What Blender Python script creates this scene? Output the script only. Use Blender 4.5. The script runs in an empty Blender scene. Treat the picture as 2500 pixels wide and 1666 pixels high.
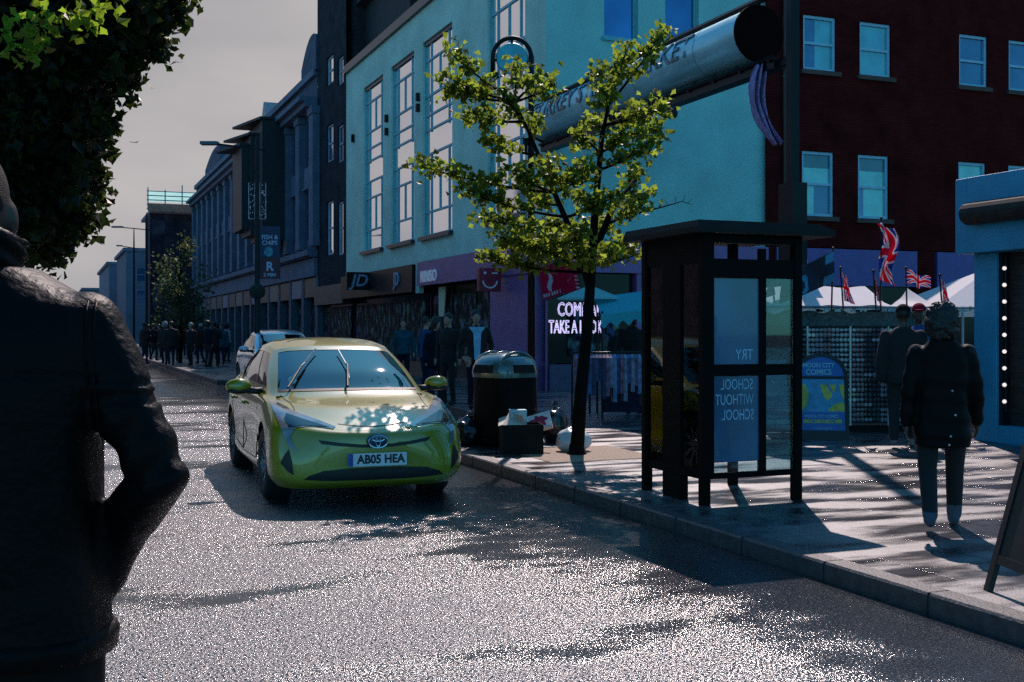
import bpy, bmesh, math, random
import numpy as np
from mathutils import Vector, Matrix, noise, geometry
from mathutils.bvhtree import BVHTree
R = math.radians
random.seed(7)
SC = bpy.context.scene
COL = SC.collection

# ---------------------------------------------------------------- camera
H = 1.55                     # eye height
F = 2790.0                   # focal length in pixels of the 2500 px wide photograph
cam_d = bpy.data.cameras.new('camera')
cam = bpy.data.objects.new('camera', cam_d); COL.objects.link(cam)
cam.location = (0, 0, H); cam.rotation_euler = (R(90), 0, 0)
cam_d.sensor_width = 36; cam_d.lens = F/2500*36; cam_d.shift_y = -28/2500
cam_d.clip_start = .05; cam_d.clip_end = 2000
SC.camera = cam

# ---------------------------------------------------------------- sun and sky
SUN_EL, SUN_AZ = R(47), R(7)
sun_dir = Vector((math.sin(SUN_AZ)*math.cos(SUN_EL), math.cos(SUN_AZ)*math.cos(SUN_EL), math.sin(SUN_EL)))
sl = bpy.data.lights.new('sun', 'SUN'); sl.energy = 5.0; sl.angle = R(.5); sl.color = (1, .82, .78)
so = bpy.data.objects.new('sun', sl); COL.objects.link(so)
so.rotation_euler = (-sun_dir).to_track_quat('-Z', 'Y').to_euler(); so.location = (0, 0, 60)
W = bpy.data.worlds.new('World'); SC.world = W; W.use_nodes = True
nt = W.node_tree; nt.nodes.clear()
def N(t, typ, **kw):
    n = t.nodes.new(typ)
    for k, v in kw.items(): setattr(n, k, v)
    return n
out = N(nt, 'ShaderNodeOutputWorld'); bg = N(nt, 'ShaderNodeBackground')
sky = N(nt, 'ShaderNodeTexSky', sky_type='NISHITA', sun_disc=False)
sky.sun_elevation = SUN_EL; sky.sun_rotation = SUN_AZ; sky.air_density = 1.0; sky.dust_density = .3; sky.ozone_density = 3.0
tc = N(nt, 'ShaderNodeTexCoord'); sep = N(nt, 'ShaderNodeSeparateXYZ')
nt.links.new(tc.outputs['Generated'], sep.inputs[0])
def mth(t, op, a, b=None, c=None):
    n = N(t, 'ShaderNodeMath', operation=op)
    for i, x in enumerate((a, b, c)):
        if x is None: continue
        if hasattr(x, 'links') or hasattr(x, 'is_linked'): t.links.new(x, n.inputs[i])
        else: n.inputs[i].default_value = x
    return n.outputs[0]
lowz = mth(nt, 'MULTIPLY', sep.outputs[2], 1.0)
am = mth(nt, 'SUBTRACT', sep.outputs[1], lowz)
cn = N(nt, 'ShaderNodeTexNoise'); cn.inputs['Scale'].default_value = 2.2; cn.inputs['Detail'].default_value = 6; cn.inputs['Roughness'].default_value = .5
mp = N(nt, 'ShaderNodeMapping'); mp.inputs['Scale'].default_value = (1, 1, 3.2)
nt.links.new(tc.outputs['Generated'], mp.inputs[0]); nt.links.new(mp.outputs[0], cn.inputs['Vector'])
am2 = mth(nt, 'MULTIPLY_ADD', cn.outputs[0], .3, mth(nt, 'SUBTRACT', am, .15))
mr = N(nt, 'ShaderNodeMapRange', interpolation_type='SMOOTHSTEP'); nt.links.new(am2, mr.inputs[0])
mr.inputs[1].default_value = .12; mr.inputs[2].default_value = .38
tint = N(nt, 'ShaderNodeMixRGB', blend_type='MULTIPLY'); tint.inputs[0].default_value = 1
tint.inputs[2].default_value = (.5, 1.55, 1.85, 1)
nt.links.new(sky.outputs[0], tint.inputs[1])
cr = N(nt, 'ShaderNodeValToRGB')
cr.color_ramp.elements[0].position = .36; cr.color_ramp.elements[0].color = (3.5, 3.5, 3.75, 1)
cr.color_ramp.elements[1].position = .64; cr.color_ramp.elements[1].color = (5.2, 4.9, 4.9, 1)
nt.links.new(cn.outputs[0], cr.inputs[0])
mx = N(nt, 'ShaderNodeMixRGB'); nt.links.new(mr.outputs[0], mx.inputs[0])
nt.links.new(tint.outputs[0], mx.inputs[1]); nt.links.new(cr.outputs[0], mx.inputs[2])
nt.links.new(mx.outputs[0], bg.inputs[0]); bg.inputs[1].default_value = .1
nt.links.new(bg.outputs[0], out.inputs[0])
SC.view_settings.view_transform = 'Standard'; SC.view_settings.look = 'None'
SC.view_settings.exposure = 0; SC.view_settings.gamma = 1
SC.cycles.max_bounces = 6; SC.cycles.transparent_max_bounces = 12
SC.cycles.sample_clamp_indirect = 3
SC.cycles.use_denoising = False

# ---------------------------------------------------------------- frames of reference
SA, CA = .3755, .9268        # the street runs along (-SA, CA); (CA, SA) points to its right-hand pavement
STREET = math.atan2(CA, -SA)
def S(s, p, z=0): return Vector((-SA*s + CA*p, CA*s + SA*p, z))
def P(u, v, Y): return Vector(((u-1250)*Y/F, Y, H + (805-v)*Y/F))
def G(u, v, z=0.):
    Y = (H-z)*F/(v-805); return Vector(((u-1250)*Y/F, Y, z))
def sp(w): return (-SA*w.x + CA*w.y, CA*w.x + SA*w.y)
def fac(u, v, p):
    k = (u-1250)/F; s = p*(CA-k*SA)/(SA+k*CA); Y = CA*s + SA*p
    return s, H + (805-v)*Y/F
def endw(u, v, s):
    k = (u-1250)/F; p = s*(SA+k*CA)/(CA-k*SA); Y = CA*s + SA*p
    return p, H + (805-v)*Y/F
MF = Matrix(((-1,0,0,0),(0,0,1,0),(0,1,0,0),(0,0,0,1)))     # (right, up, out) of a street front in building space
ME = Matrix(((0,0,-1,0),(-1,0,0,0),(0,1,0,0),(0,0,0,1)))    # the same for the end wall that faces down the street
MC = Matrix(((1,0,0,0),(0,0,-1,0),(0,1,0,0),(0,0,0,1)))     # the same for something facing -y
KERB = 4.42; PAVE = .12

# ---------------------------------------------------------------- mesh building
class MB:
    def __init__(s, M=None): s.v=[]; s.f=[]; s.m=[]; s.M=M; s.cur=0
    def add(s, vs, fs):
        b=len(s.v)
        for v in vs:
            v=Vector(v); s.v.append(tuple(s.M @ v) if s.M is not None else tuple(v))
        for f in fs: s.f.append([b+i for i in f]); s.m.append(s.cur)
        return s
    def box(s,x0,x1,y0,y1,z0,z1):
        return s.add([(x0,y0,z0),(x1,y0,z0),(x1,y1,z0),(x0,y1,z0),(x0,y0,z1),(x1,y0,z1),(x1,y1,z1),(x0,y1,z1)],
              [(0,3,2,1),(4,5,6,7),(0,1,5,4),(1,2,6,5),(2,3,7,6),(3,0,4,7)])
    def quad(s,a,b,c,d): return s.add([a,b,c,d],[(0,1,2,3)])
    def tube(s, pts, r, n=8, cap=True):
        pts=[Vector(p) for p in pts]; rr=r if hasattr(r,'__len__') else [r]*len(pts)
        vs=[]; fs=[]; up=None
        for i,p in enumerate(pts):
            t=(pts[min(i+1,len(pts)-1)]-pts[max(i-1,0)])
            if t.length<1e-9: t=Vector((0,0,1))
            t.normalize()
            if up is None: up = Vector((1,0,0)) if abs(t.x)<.8 else Vector((0,1,0))
            a=(up-t*up.dot(t)); 
            if a.length<1e-6: a=t.orthogonal()
            a.normalize(); up=a; b=t.cross(a)
            for k in range(n):
                q=2*math.pi*k/n; vs.append(p+(a*math.cos(q)+b*math.sin(q))*rr[i])
        for i in range(len(pts)-1):
            for k in range(n):
                k2=(k+1)%n; fs.append((i*n+k,i*n+k2,(i+1)*n+k2,(i+1)*n+k))
        if cap: fs.append(tuple(range(n-1,-1,-1))); fs.append(tuple((len(pts)-1)*n+k for k in range(n)))
        return s.add(vs,fs)
    def lathe(s, prof, n=16, c=(0,0,0), sx=1, sy=1, a0=0, a1=2*math.pi):
        vs=[]; fs=[]; full=abs(a1-a0-2*math.pi)<1e-6; m=n if full else n+1
        for r,z in prof:
            for k in range(m):
                q=a0+(a1-a0)*k/n; vs.append((c[0]+r*math.cos(q)*sx,c[1]+r*math.sin(q)*sy,c[2]+z))
        for i in range(len(prof)-1):
            for k in range(n):
                k2=(k+1)%m; fs.append((i*m+k,i*m+k2,(i+1)*m+k2,(i+1)*m+k))
        return s.add(vs,fs)
    def ell(s, c, r, n=12, mm=8, M=None):
        vs=[]; fs=[]
        for i in range(mm+1):
            th=math.pi*i/mm
            for k in range(n):
                q=2*math.pi*k/n
                v=Vector((r[0]*math.sin(th)*math.cos(q), r[1]*math.sin(th)*math.sin(q), r[2]*math.cos(th)))
                if M is not None: v=M@v
                vs.append(Vector(c)+v)
        for i in range(mm):
            for k in range(n):
                k2=(k+1)%n; fs.append((i*n+k,(i+1)*n+k,(i+1)*n+k2,i*n+k2))
        return s.add(vs,fs)
    def prism(s, poly, h0, h1):          # polygon in xy extruded along z
        n=len(poly); vs=[(x,y,h0) for x,y in poly]+[(x,y,h1) for x,y in poly]
        fs=[tuple(range(n-1,-1,-1)),tuple(range(n,2*n))]+[(i,(i+1)%n,n+(i+1)%n,n+i) for i in range(n)]
        return s.add(vs,fs)
    def grid(s, fn, nu, nv):
        vs=[fn(i/nu,j/nv) for i in range(nu+1) for j in range(nv+1)]
        fs=[(i*(nv+1)+j,(i+1)*(nv+1)+j,(i+1)*(nv+1)+j+1,i*(nv+1)+j+1) for i in range(nu) for j in range(nv)]
        return s.add(vs,fs)
    def holes(s, a0,a1,b0,b1, ops, d=.2, c=0.):   # a wall face in (a,b) at c with openings and their reveals
        A=sorted({a0,a1,*[x for o in ops for x in o[:2] if a0<x<a1]}); B=sorted({b0,b1,*[x for o in ops for x in o[2:] if b0<x<b1]})
        for i in range(len(A)-1):
            for j in range(len(B)-1):
                ca,cb=(A[i]+A[i+1])/2,(B[j]+B[j+1])/2
                if any(o[0]<ca<o[1] and o[2]<cb<o[3] for o in ops): continue
                s.quad((A[i],B[j],c),(A[i+1],B[j],c),(A[i+1],B[j+1],c),(A[i],B[j+1],c))
        for x0,x1,y0,y1 in ops:
            s.quad((x0,y0,c),(x0,y1,c),(x0,y1,c-d),(x0,y0,c-d)); s.quad((x1,y1,c),(x1,y0,c),(x1,y0,c-d),(x1,y1,c-d))
            s.quad((x0,y1,c),(x1,y1,c),(x1,y1,c-d),(x0,y1,c-d)); s.quad((x1,y0,c),(x0,y0,c),(x0,y0,c-d),(x1,y0,c-d))
        return s
    def build(s, name, mats, parent=None, smooth=False, bevel=0, norm=True):
        me=bpy.data.meshes.new(name); me.from_pydata(s.v,[],s.f)
        if not isinstance(mats,(list,tuple)): mats=[mats]
        for m in mats: me.materials.append(m)
        me.polygons.foreach_set('material_index',s.m)
        if smooth: me.polygons.foreach_set('use_smooth',[True]*len(s.f))
        me.update()
        if norm:
            bm=bmesh.new(); bm.from_mesh(me); bmesh.ops.recalc_face_normals(bm,faces=bm.faces); bm.to_mesh(me); bm.free()
        o=bpy.data.objects.new(name,me); COL.objects.link(o)
        if parent is not None: o.parent=parent
        if bevel:
            b=o.modifiers.new('edge','BEVEL'); b.width=bevel; b.segments=2; b.limit_method='ANGLE'; b.angle_limit=R(40)
        return o
def tag(o, label=None, cat=None, group=None, kind=None):
    if label: o['label']=label
    if cat: o['category']=cat
    if group: o['group']=group
    if kind: o['kind']=kind
    return o
def thing(name, label, cat, loc=(0,0,0), rz=0, group=None):
    o=bpy.data.objects.new(name,None); COL.objects.link(o); o.empty_display_size=.2
    o.location=loc; o.rotation_euler=(0,0,rz); return tag(o,label,cat,group)
def copy_tree(o, parent=None):
    c=o.copy(); COL.objects.link(c)
    if parent is not None: c.parent=parent
    for ch in list(o.children): copy_tree(ch,c)
    return c
def text_geo(txt, size=1., sx=1., depth=.01, outline=0, align='CENTER', weight=0):
    cu=bpy.data.curves.new('lettering','FONT'); cu.body=txt; cu.size=size; cu.extrude=depth/2; cu.align_x=align; cu.align_y='CENTER'
    cu.offset=weight; cu.resolution_u=3
    o=bpy.data.objects.new('lettering',cu); COL.objects.link(o)
    dg=bpy.context.evaluated_depsgraph_get(); me=bpy.data.meshes.new_from_object(o.evaluated_get(dg))
    vs=[(v.co.x*sx,v.co.y,v.co.z) for v in me.vertices]; fs=[tuple(p.vertices) for p in me.polygons]
    bpy.data.objects.remove(o); bpy.data.curves.remove(cu); bpy.data.meshes.remove(me)
    return vs,fs
def put_text(mb, txt, a, b, c, size, sx=1., depth=.02, align='CENTER', rot=0, weight=0):
    vs,fs=text_geo(txt,size,sx,depth,align=align,weight=weight); cr,sr=math.cos(rot),math.sin(rot)
    mb.add([(a+x*cr-y*sr,b+x*sr+y*cr,c+z) for x,y,z in vs],fs)

# ---------------------------------------------------------------- materials
MATS={}
def mat(name, col, rough=.6, metal=0., spec=.5, vary=.25, scale=6., bump=0., bscale=40., trans=0., coat=0., emit=None, estr=0, stretch=(1,1,1)):
    if name in MATS: return MATS[name]
    m=bpy.data.materials.new(name); m.use_nodes=True; t=m.node_tree; b=t.nodes['Principled BSDF']
    tc=N(t,'ShaderNodeTexCoord'); mp=N(t,'ShaderNodeMapping'); mp.inputs['Scale'].default_value=stretch
    t.links.new(tc.outputs['Object'],mp.inputs[0])
    if vary:
        n1=N(t,'ShaderNodeTexNoise'); n1.inputs['Scale'].default_value=scale; n1.inputs['Detail'].default_value=5
        t.links.new(mp.outputs[0],n1.inputs['Vector'])
        r=N(t,'ShaderNodeMapRange'); r.inputs[1].default_value=.3; r.inputs[2].default_value=.7; r.inputs[3].default_value=1-vary; r.inputs[4].default_value=1+vary
        t.links.new(n1.outputs[0],r.inputs[0])
        mx=N(t,'ShaderNodeMixRGB',blend_type='MULTIPLY'); mx.inputs[0].default_value=1; mx.inputs[1].default_value=(*col,1)
        t.links.new(r.outputs[0],mx.inputs[2]); t.links.new(mx.outputs[0],b.inputs['Base Color'])
    else: b.inputs['Base Color'].default_value=(*col,1)
    b.inputs['Roughness'].default_value=rough; b.inputs['Metallic'].default_value=metal; b.inputs['Specular IOR Level'].default_value=spec
    if coat: b.inputs['Coat Weight'].default_value=coat; b.inputs['Coat Roughness'].default_value=.04
    if trans: b.inputs['Transmission Weight'].default_value=trans
    if emit: b.inputs['Emission Color'].default_value=(*emit,1); b.inputs['Emission Strength'].default_value=estr
    if bump:
        n2=N(t,'ShaderNodeTexNoise'); n2.inputs['Scale'].default_value=bscale; n2.inputs['Detail'].default_value=4
        t.links.new(mp.outputs[0],n2.inputs['Vector'])
        bp=N(t,'ShaderNodeBump'); bp.inputs['Strength'].default_value=bump; bp.inputs['Distance'].default_value=.02
        t.links.new(n2.outputs[0],bp.inputs['Height']); t.links.new(bp.outputs[0],b.inputs['Normal'])
    MATS[name]=m; return m
def brick_mat(name, c1, c2, mortar, bw=.225, bh=.075):
    m=bpy.data.materials.new(name); m.use_nodes=True; t=m.node_tree; b=t.nodes['Principled BSDF']
    tc=N(t,'ShaderNodeTexCoord'); sx=N(t,'ShaderNodeSeparateXYZ'); cx=N(t,'ShaderNodeCombineXYZ')
    t.links.new(tc.outputs['Object'],sx.inputs[0]); t.links.new(mth(t,'ADD',sx.outputs[0],sx.outputs[1]),cx.inputs[0]); t.links.new(sx.outputs[2],cx.inputs[1])
    br=N(t,'ShaderNodeTexBrick'); br.inputs['Color1'].default_value=(*c1,1); br.inputs['Color2'].default_value=(*c2,1); br.inputs['Mortar'].default_value=(*mortar,1)
    br.inputs['Scale'].default_value=1; br.inputs['Brick Width'].default_value=bw; br.inputs['Row Height'].default_value=bh; br.inputs['Mortar Size'].default_value=.008
    t.links.new(cx.outputs[0],br.inputs['Vector'])
    n1=N(t,'ShaderNodeTexNoise'); n1.inputs['Scale'].default_value=1.3; n1.inputs['Detail'].default_value=8; t.links.new(tc.outputs['Object'],n1.inputs['Vector'])
    r=N(t,'ShaderNodeMapRange'); r.inputs[1].default_value=.3; r.inputs[2].default_value=.7; r.inputs[3].default_value=.65; r.inputs[4].default_value=1.35; t.links.new(n1.outputs[0],r.inputs[0])
    mx=N(t,'ShaderNodeMixRGB',blend_type='MULTIPLY'); mx.inputs[0].default_value=1; t.links.new(br.outputs[0],mx.inputs[1]); t.links.new(r.outputs[0],mx.inputs[2])
    t.links.new(mx.outputs[0],b.inputs['Base Color']); b.inputs['Roughness'].default_value=.95; b.inputs['Specular IOR Level'].default_value=.05
    bp=N(t,'ShaderNodeBump'); bp.inputs['Strength'].default_value=.5; bp.inputs['Distance'].default_value=.01; t.links.new(br.outputs['Fac'],bp.inputs['Height']); bp.invert=True
    t.links.new(bp.outputs[0],b.inputs['Normal']); MATS[name]=m; return m
def leaf_mat(name, col, tcol, tw=.45):
    m=bpy.data.materials.new(name); m.use_nodes=True; t=m.node_tree; t.nodes.clear()
    o=N(t,'ShaderNodeOutputMaterial'); d=N(t,'ShaderNodeBsdfPrincipled'); d.inputs['Specular IOR Level'].default_value=.12; tr=N(t,'ShaderNodeBsdfTranslucent'); ms=N(t,'ShaderNodeMixShader'); ms.inputs[0].default_value=tw
    g=N(t,'ShaderNodeNewGeometry'); h=N(t,'ShaderNodeHueSaturation'); h.inputs['Color'].default_value=(*col,1)
    r=N(t,'ShaderNodeMapRange'); r.inputs[3].default_value=.5; r.inputs[4].default_value=1.5; t.links.new(g.outputs['Random Per Island'],r.inputs[0]); t.links.new(r.outputs[0],h.inputs['Value'])
    h2=N(t,'ShaderNodeHueSaturation'); h2.inputs['Color'].default_value=(*tcol,1); t.links.new(r.outputs[0],h2.inputs['Value'])
    t.links.new(h.outputs[0],d.inputs['Base Color']); d.inputs['Roughness'].default_value=.45; t.links.new(h2.outputs[0],tr.inputs[0])
    t.links.new(d.outputs[0],ms.inputs[1]); t.links.new(tr.outputs[0],ms.inputs[2]); t.links.new(ms.outputs[0],o.inputs[0]); MATS[name]=m; return m
black=mat('black paint',(.005,.005,.006),.45,vary=.2,spec=.2)
dark=mat('dark metal',(.01,.011,.014),.5,vary=.25,spec=.25)
# ---------------------------------------------------------------- road, pavement, kerb
def road_mat():
    m=bpy.data.materials.new('wet asphalt'); m.use_nodes=True; t=m.node_tree; b=t.nodes['Principled BSDF']
    g=N(t,'ShaderNodeTexCoord'); L=t.links.new
    def noise_(scale, det=4, st=(1,1,1)):
        mp=N(t,'ShaderNodeMapping'); mp.inputs['Scale'].default_value=st; L(g.outputs['Object'],mp.inputs[0])
        n=N(t,'ShaderNodeTexNoise'); n.inputs['Scale'].default_value=scale; n.inputs['Detail'].default_value=det; L(mp.outputs[0],n.inputs['Vector']); return n.outputs[0]
    grain=noise_(95,2); big=noise_(.55,5,(1.5,.4,1)); mid=noise_(2.2,4,(1.3,.7,1))
    sx=N(t,'ShaderNodeSeparateXYZ'); L(g.outputs['Object'],sx.inputs[0])     # object x = along the street, y = left of it
    # wetness: a gutter full of water beside the kerb and shallow streaks elsewhere
    dk=mth(t,'ADD',sx.outputs[1],KERB)                                     # metres from the kerb
    gut=N(t,'ShaderNodeMapRange',interpolation_type='SMOOTHSTEP'); L(mth(t,'MULTIPLY_ADD',mid,2.4,dk),gut.inputs[0])
    gut.inputs[1].default_value=1.6; gut.inputs[2].default_value=4.0; gut.inputs[3].default_value=1; gut.inputs[4].default_value=0
    pud=N(t,'ShaderNodeMapRange',interpolation_type='SMOOTHSTEP'); L(mth(t,'MULTIPLY_ADD',mid,.35,big),pud.inputs[0])
    pud.inputs[1].default_value=.62; pud.inputs[2].default_value=.84
    wet=mth(t,'MAXIMUM',gut.outputs[0],mth(t,'MULTIPLY',pud.outputs[0],.95))
    rg=N(t,'ShaderNodeMapRange'); L(wet,rg.inputs[0]); rg.inputs[3].default_value=.46; rg.inputs[4].default_value=.12
    gm=N(t,'ShaderNodeMapRange'); L(noise_(70,2),gm.inputs[0]); gm.inputs[1].default_value=.45; gm.inputs[2].default_value=.55; gm.inputs[3].default_value=.2; gm.inputs[4].default_value=1.15
    L(mth(t,'MULTIPLY',rg.outputs[0],gm.outputs[0]),b.inputs['Roughness'])
    cr=N(t,'ShaderNodeValToRGB'); cr.color_ramp.elements[0].color=(.004,.006,.011,1); cr.color_ramp.elements[1].color=(.05,.052,.056,1)
    cr.color_ramp.elements[0].position=.35; cr.color_ramp.elements[1].position=.68; L(grain,cr.inputs[0]); L(cr.outputs[0],b.inputs['Base Color'])
    b.inputs['IOR'].default_value=2.5
    bs=N(t,'ShaderNodeMapRange'); L(wet,bs.inputs[0]); bs.inputs[3].default_value=1.0; bs.inputs[4].default_value=.3
    bp=N(t,'ShaderNodeBump'); bp.inputs['Distance'].default_value=.012; L(bs.outputs[0],bp.inputs['Strength']); L(grain,bp.inputs['Height']); L(bp.outputs[0],b.inputs['Normal'])
    return m
def pave_mat():
    m=bpy.data.materials.new('wet paving slabs'); m.use_nodes=True; t=m.node_tree; b=t.nodes['Principled BSDF']; L=t.links.new
    g=N(t,'ShaderNodeTexCoord'); br=N(t,'ShaderNodeTexBrick'); L(g.outputs['Object'],br.inputs['Vector'])
    br.inputs['Scale'].default_value=1; br.inputs['Brick Width'].default_value=.6; br.inputs['Row Height'].default_value=.6; br.inputs['Mortar Size'].default_value=.011
    br.inputs['Color1'].default_value=(.03,.03,.034,1); br.inputs['Color2'].default_value=(.09,.085,.085,1); br.inputs['Mortar'].default_value=(.008,.008,.008,1)
    n=N(t,'ShaderNodeTexNoise'); n.inputs['Scale'].default_value=5; n.inputs['Detail'].default_value=8; L(g.outputs['Object'],n.inputs['Vector'])
    n2=N(t,'ShaderNodeTexNoise'); n2.inputs['Scale'].default_value=120; n2.inputs['Detail'].default_value=2; L(g.outputs['Object'],n2.inputs['Vector'])
    n3=N(t,'ShaderNodeTexNoise'); n3.inputs['Scale'].default_value=1.5; n3.inputs['Detail'].default_value=7
    mp3=N(t,'ShaderNodeMapping'); mp3.inputs['Scale'].default_value=(2.2,.6,1); L(g.outputs['Object'],mp3.inputs[0]); L(mp3.outputs[0],n3.inputs['Vector'])
    mx=N(t,'ShaderNodeMixRGB',blend_type='MULTIPLY'); mx.inputs[0].default_value=1; L(br.outputs[0],mx.inputs[1])
    r=N(t,'ShaderNodeMapRange'); L(n.outputs[0],r.inputs[0]); r.inputs[1].default_value=.3; r.inputs[2].default_value=.7; r.inputs[3].default_value=.35; r.inputs[4].default_value=1.4
    L(r.outputs[0],mx.inputs[2]); L(mx.outputs[0],b.inputs['Base Color'])
    rr=N(t,'ShaderNodeMapRange'); L(n3.outputs[0],rr.inputs[0]); rr.inputs[1].default_value=.42; rr.inputs[2].default_value=.58; rr.inputs[3].default_value=.16; rr.inputs[4].default_value=.5
    L(rr.outputs[0],b.inputs['Roughness']); b.inputs['IOR'].default_value=2.0
    bp=N(t,'ShaderNodeBump'); bp.inputs['Strength'].default_value=.35; bp.inputs['Distance'].default_value=.006
    L(mth(t,'MULTIPLY_ADD',br.outputs['Fac'],-1.2,n2.outputs[0]),bp.inputs['Height']); L(bp.outputs[0],b.inputs['Normal'])
    return m
ROAD_M=road_mat(); PAVE_M=pave_mat()
KERB_M=kerb_mat() if False else mat('kerb stone',(.04,.04,.042),.5,vary=.35,scale=14,bump=.3,bscale=60)
def setobj(name, mb, m, loc=(0,0,0)):
    o=mb.build(name,m); o.location=loc; o.rotation_euler=(0,0,STREET); return tag(o,kind='structure')
# street space: x along the street, y to its left, so a point is (s, -p)
mb=MB(); mb.box(-60,400,-KERB+.02,9,-.3,0)
mb.box(15.3,33.2,-6.95,-KERB+.02,-.3,0); setobj('road',mb,ROAD_M)
mb=MB(); mb.box(-300,900,-400,500,-.5,-.31); setobj('ground',mb,mat('dull earth',(.05,.05,.05),.8))
def kerbline():                       # the kerb with the lay-by behind the green car
    L=[(-60,-KERB),(14,-KERB)]
    for i in range(7): q=i/6; L.append((14+1.4*q,-KERB-2.5*(3*q*q-2*q**3)))
    for i in range(7): q=i/6; L.append((31.6+1.6*q,-KERB-2.5*(1-(3*q*q-2*q**3))))
    L.append((160,-KERB)); return L
KL=kerbline()
mb=MB(); n=len(KL)
off=[(x,y-.15) for x,y in KL]
vs=[(x,y,PAVE) for x,y in off]+[(x,-60,PAVE) for x,y in KL]
mb.add(vs,[(i,n+i,n+i+1,i+1) for i in range(n-1)]); setobj('pavement',mb,PAVE_M)
mb=MB()
vs=[(x,y,-.1) for x,y in KL]+[(x,y,PAVE-.012) for x,y in KL]+[(x,y-.012,PAVE+.002) for x,y in KL]+[(x,y-.152,PAVE+.002) for x,y in KL]+[(x,y-.152,-.1) for x,y in KL]
fs=[(j*n+i,(j+1)*n+i,(j+1)*n+i+1,j*n+i+1) for j in range(4) for i in range(n-1)]
mb.add(vs,fs); setobj('kerb',mb,KERB_M)
mb=MB()
for i in range(22):
    x=2.2+.9*i-.9*3
    if x<13.5: mb.box(x-.004,x+.004,-KERB-.15,-KERB-.0005,PAVE-.02,PAVE+.0035); mb.box(x-.004,x+.004,-KERB-.001,-KERB+.0025,0,PAVE-.01)
setobj('kerb_joints',mb,mat('dark joint',(.006,.006,.006),.9))
mb=MB(); mb.box(-60,400,9,60,-.3,PAVE); setobj('pavement',mb,PAVE_M)
mb=MB(); mb.box(-60,400,8.85,9.0-.002,-.1,PAVE+.003); setobj('kerb',mb,KERB_M)
# the yellow line in the gutter and a tree pit
s0,p0=sp(G(1408,1110,PAVE))
mb=MB(); mb.box(s0-.65,s0+.75,-p0-.75,-p0+.6,PAVE-.01,PAVE+.005); setobj('ground_around_tree',mb,mat('resin gravel',(.3,.22,.15),.8,vary=.4,scale=50,bump=.8,bscale=90))
# ---------------------------------------------------------------- buildings on the right
PF=10.9                                  # their common front line
S0=24.76                                 # the end wall of the white building
glass_sky=mat('mirror glazing',(.9,.88,.9),.04,metal=.9,vary=.04,scale=.6,bump=.012,bscale=1.5)
glass_sky_tint=mat('sky tinted glazing',(.06,.17,.33),.05,metal=.7,vary=.3,scale=.8,bump=.01,bscale=2)  # blue of the reflected sky put into the glazing colour
glass_dark=mat('dark shop glass',(.004,.007,.012),.08,spec=.15,vary=.5,scale=1.2)
frame_aqua=mat('pale frame',(.12,.42,.48),.5,vary=.15)
frame_dark=mat('dark frame',(.01,.02,.035),.4)
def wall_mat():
    m=mat('shade tinted render',(.5,.68,.55),.8,vary=.16,scale=.8,bump=.35,bscale=70); return m  # white wall with the teal of shade put into its colour
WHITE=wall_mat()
def window(parent, M, a0,a1,b0,b1, c, glass, fmat, rails=(), mulls=(), fw=.07, d=.06, label=None):
    f=MB(M)
    f.box(a0,a0+fw,b0,b1,c,c+d); f.box(a1-fw,a1,b0,b1,c,c+d); f.box(a0+fw,a1-fw,b0,b0+fw,c,c+d); f.box(a0+fw,a1-fw,b1-fw,b1,c,c+d)
    for r in rails:
        z=b0+(b1-b0)*(r if not hasattr(r,'__len__') else r[0]); f.box(a0+fw,a1-fw,z-fw*.45,z+fw*.45,c+.002,c+d-.004)
    for q in mulls:
        x,z0,z1=(q,0,1) if not hasattr(q,'__len__') else q
        xx=a0+(a1-a0)*x; f.box(xx-fw*.45,xx+fw*.45,b0+(b1-b0)*z0+.001,b0+(b1-b0)*z1-.001,c+.004,c+d-.008)
    o=f.build('window',fmat,parent)
    if label: o['label']=label
    g=MB(M); g.box(a0+fw*.5,a1-fw*.5,b0+fw*.5,b1-fw*.5,c+.005,c+.02); g.build('pane',glass,o)
    return o
def root_at(name,label,cat,s,p,group=None): return thing(name,label,cat,S(s,p,0),STREET,group)

# --- the pale corner building
wb=root_at('corner_building','pale rendered corner building with tall mirrored windows and shops below','building',S0,PF)
def FA(u,v): s,z=fac(u,v,PF); return -(s-S0), z
def EA(u,v): p,z=endw(u,v,S0); return p-PF, z
LW=19.6; TOP=(FA(851,173)[1]+FA(1065,2)[1])/2
ops=[]; WZ=[]
zs=np.mean([FA(1105,559)[1],FA(1011,590)[1],FA(934,604)[1]]); zt=min(np.mean([FA(1103,55)[1],FA(1011,122)[1],FA(888,214)[1]]),TOP-.9)
for u0,u1 in ((888,935),(955,1011),(1032,1104)): ops.append((FA(u0,400)[0],FA(u1,400)[0],zs,zt))
ops.append((FA(1190,300)[0],FA(1282,300)[0],zs,zt))
zshop=3.62
m=MB(MF)
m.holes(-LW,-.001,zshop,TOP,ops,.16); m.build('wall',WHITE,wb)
pE=EA(1870,400)[0]
eo=[]
e0,ez=EA(1475,89); e1,_=EA(1558,92); eo.append((e0,e1,ez,ez+2.0)); g0,_=EA(1624,90); g1,_=EA(1706,95); eo.append((g0,g1,ez,ez+2.0))
m=MB(ME); m.holes(.001,pE-.02,zshop,TOP,eo,.22); m.build('wall',mat('shade tinted render end',(.27,.54,.5),.8,vary=.12,scale=.9,bump=.35,bscale=70),wb)  # same wall round the corner, a deeper teal shade put into its colour
m=MB(MF); m.box(-LW,-.6,0,TOP-.02,-5.5,-.6); m.build('wall',mat('dark interior',(.004,.005,.007),.9),wb)
m=MB(MF); m.box(-LW,.25,TOP,TOP+.3,-.6,.12); m.box(-.6,.25,TOP+.001,TOP+.299,-pE,-.61); m.build('roof_edge',frame_dark,wb)
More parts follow.
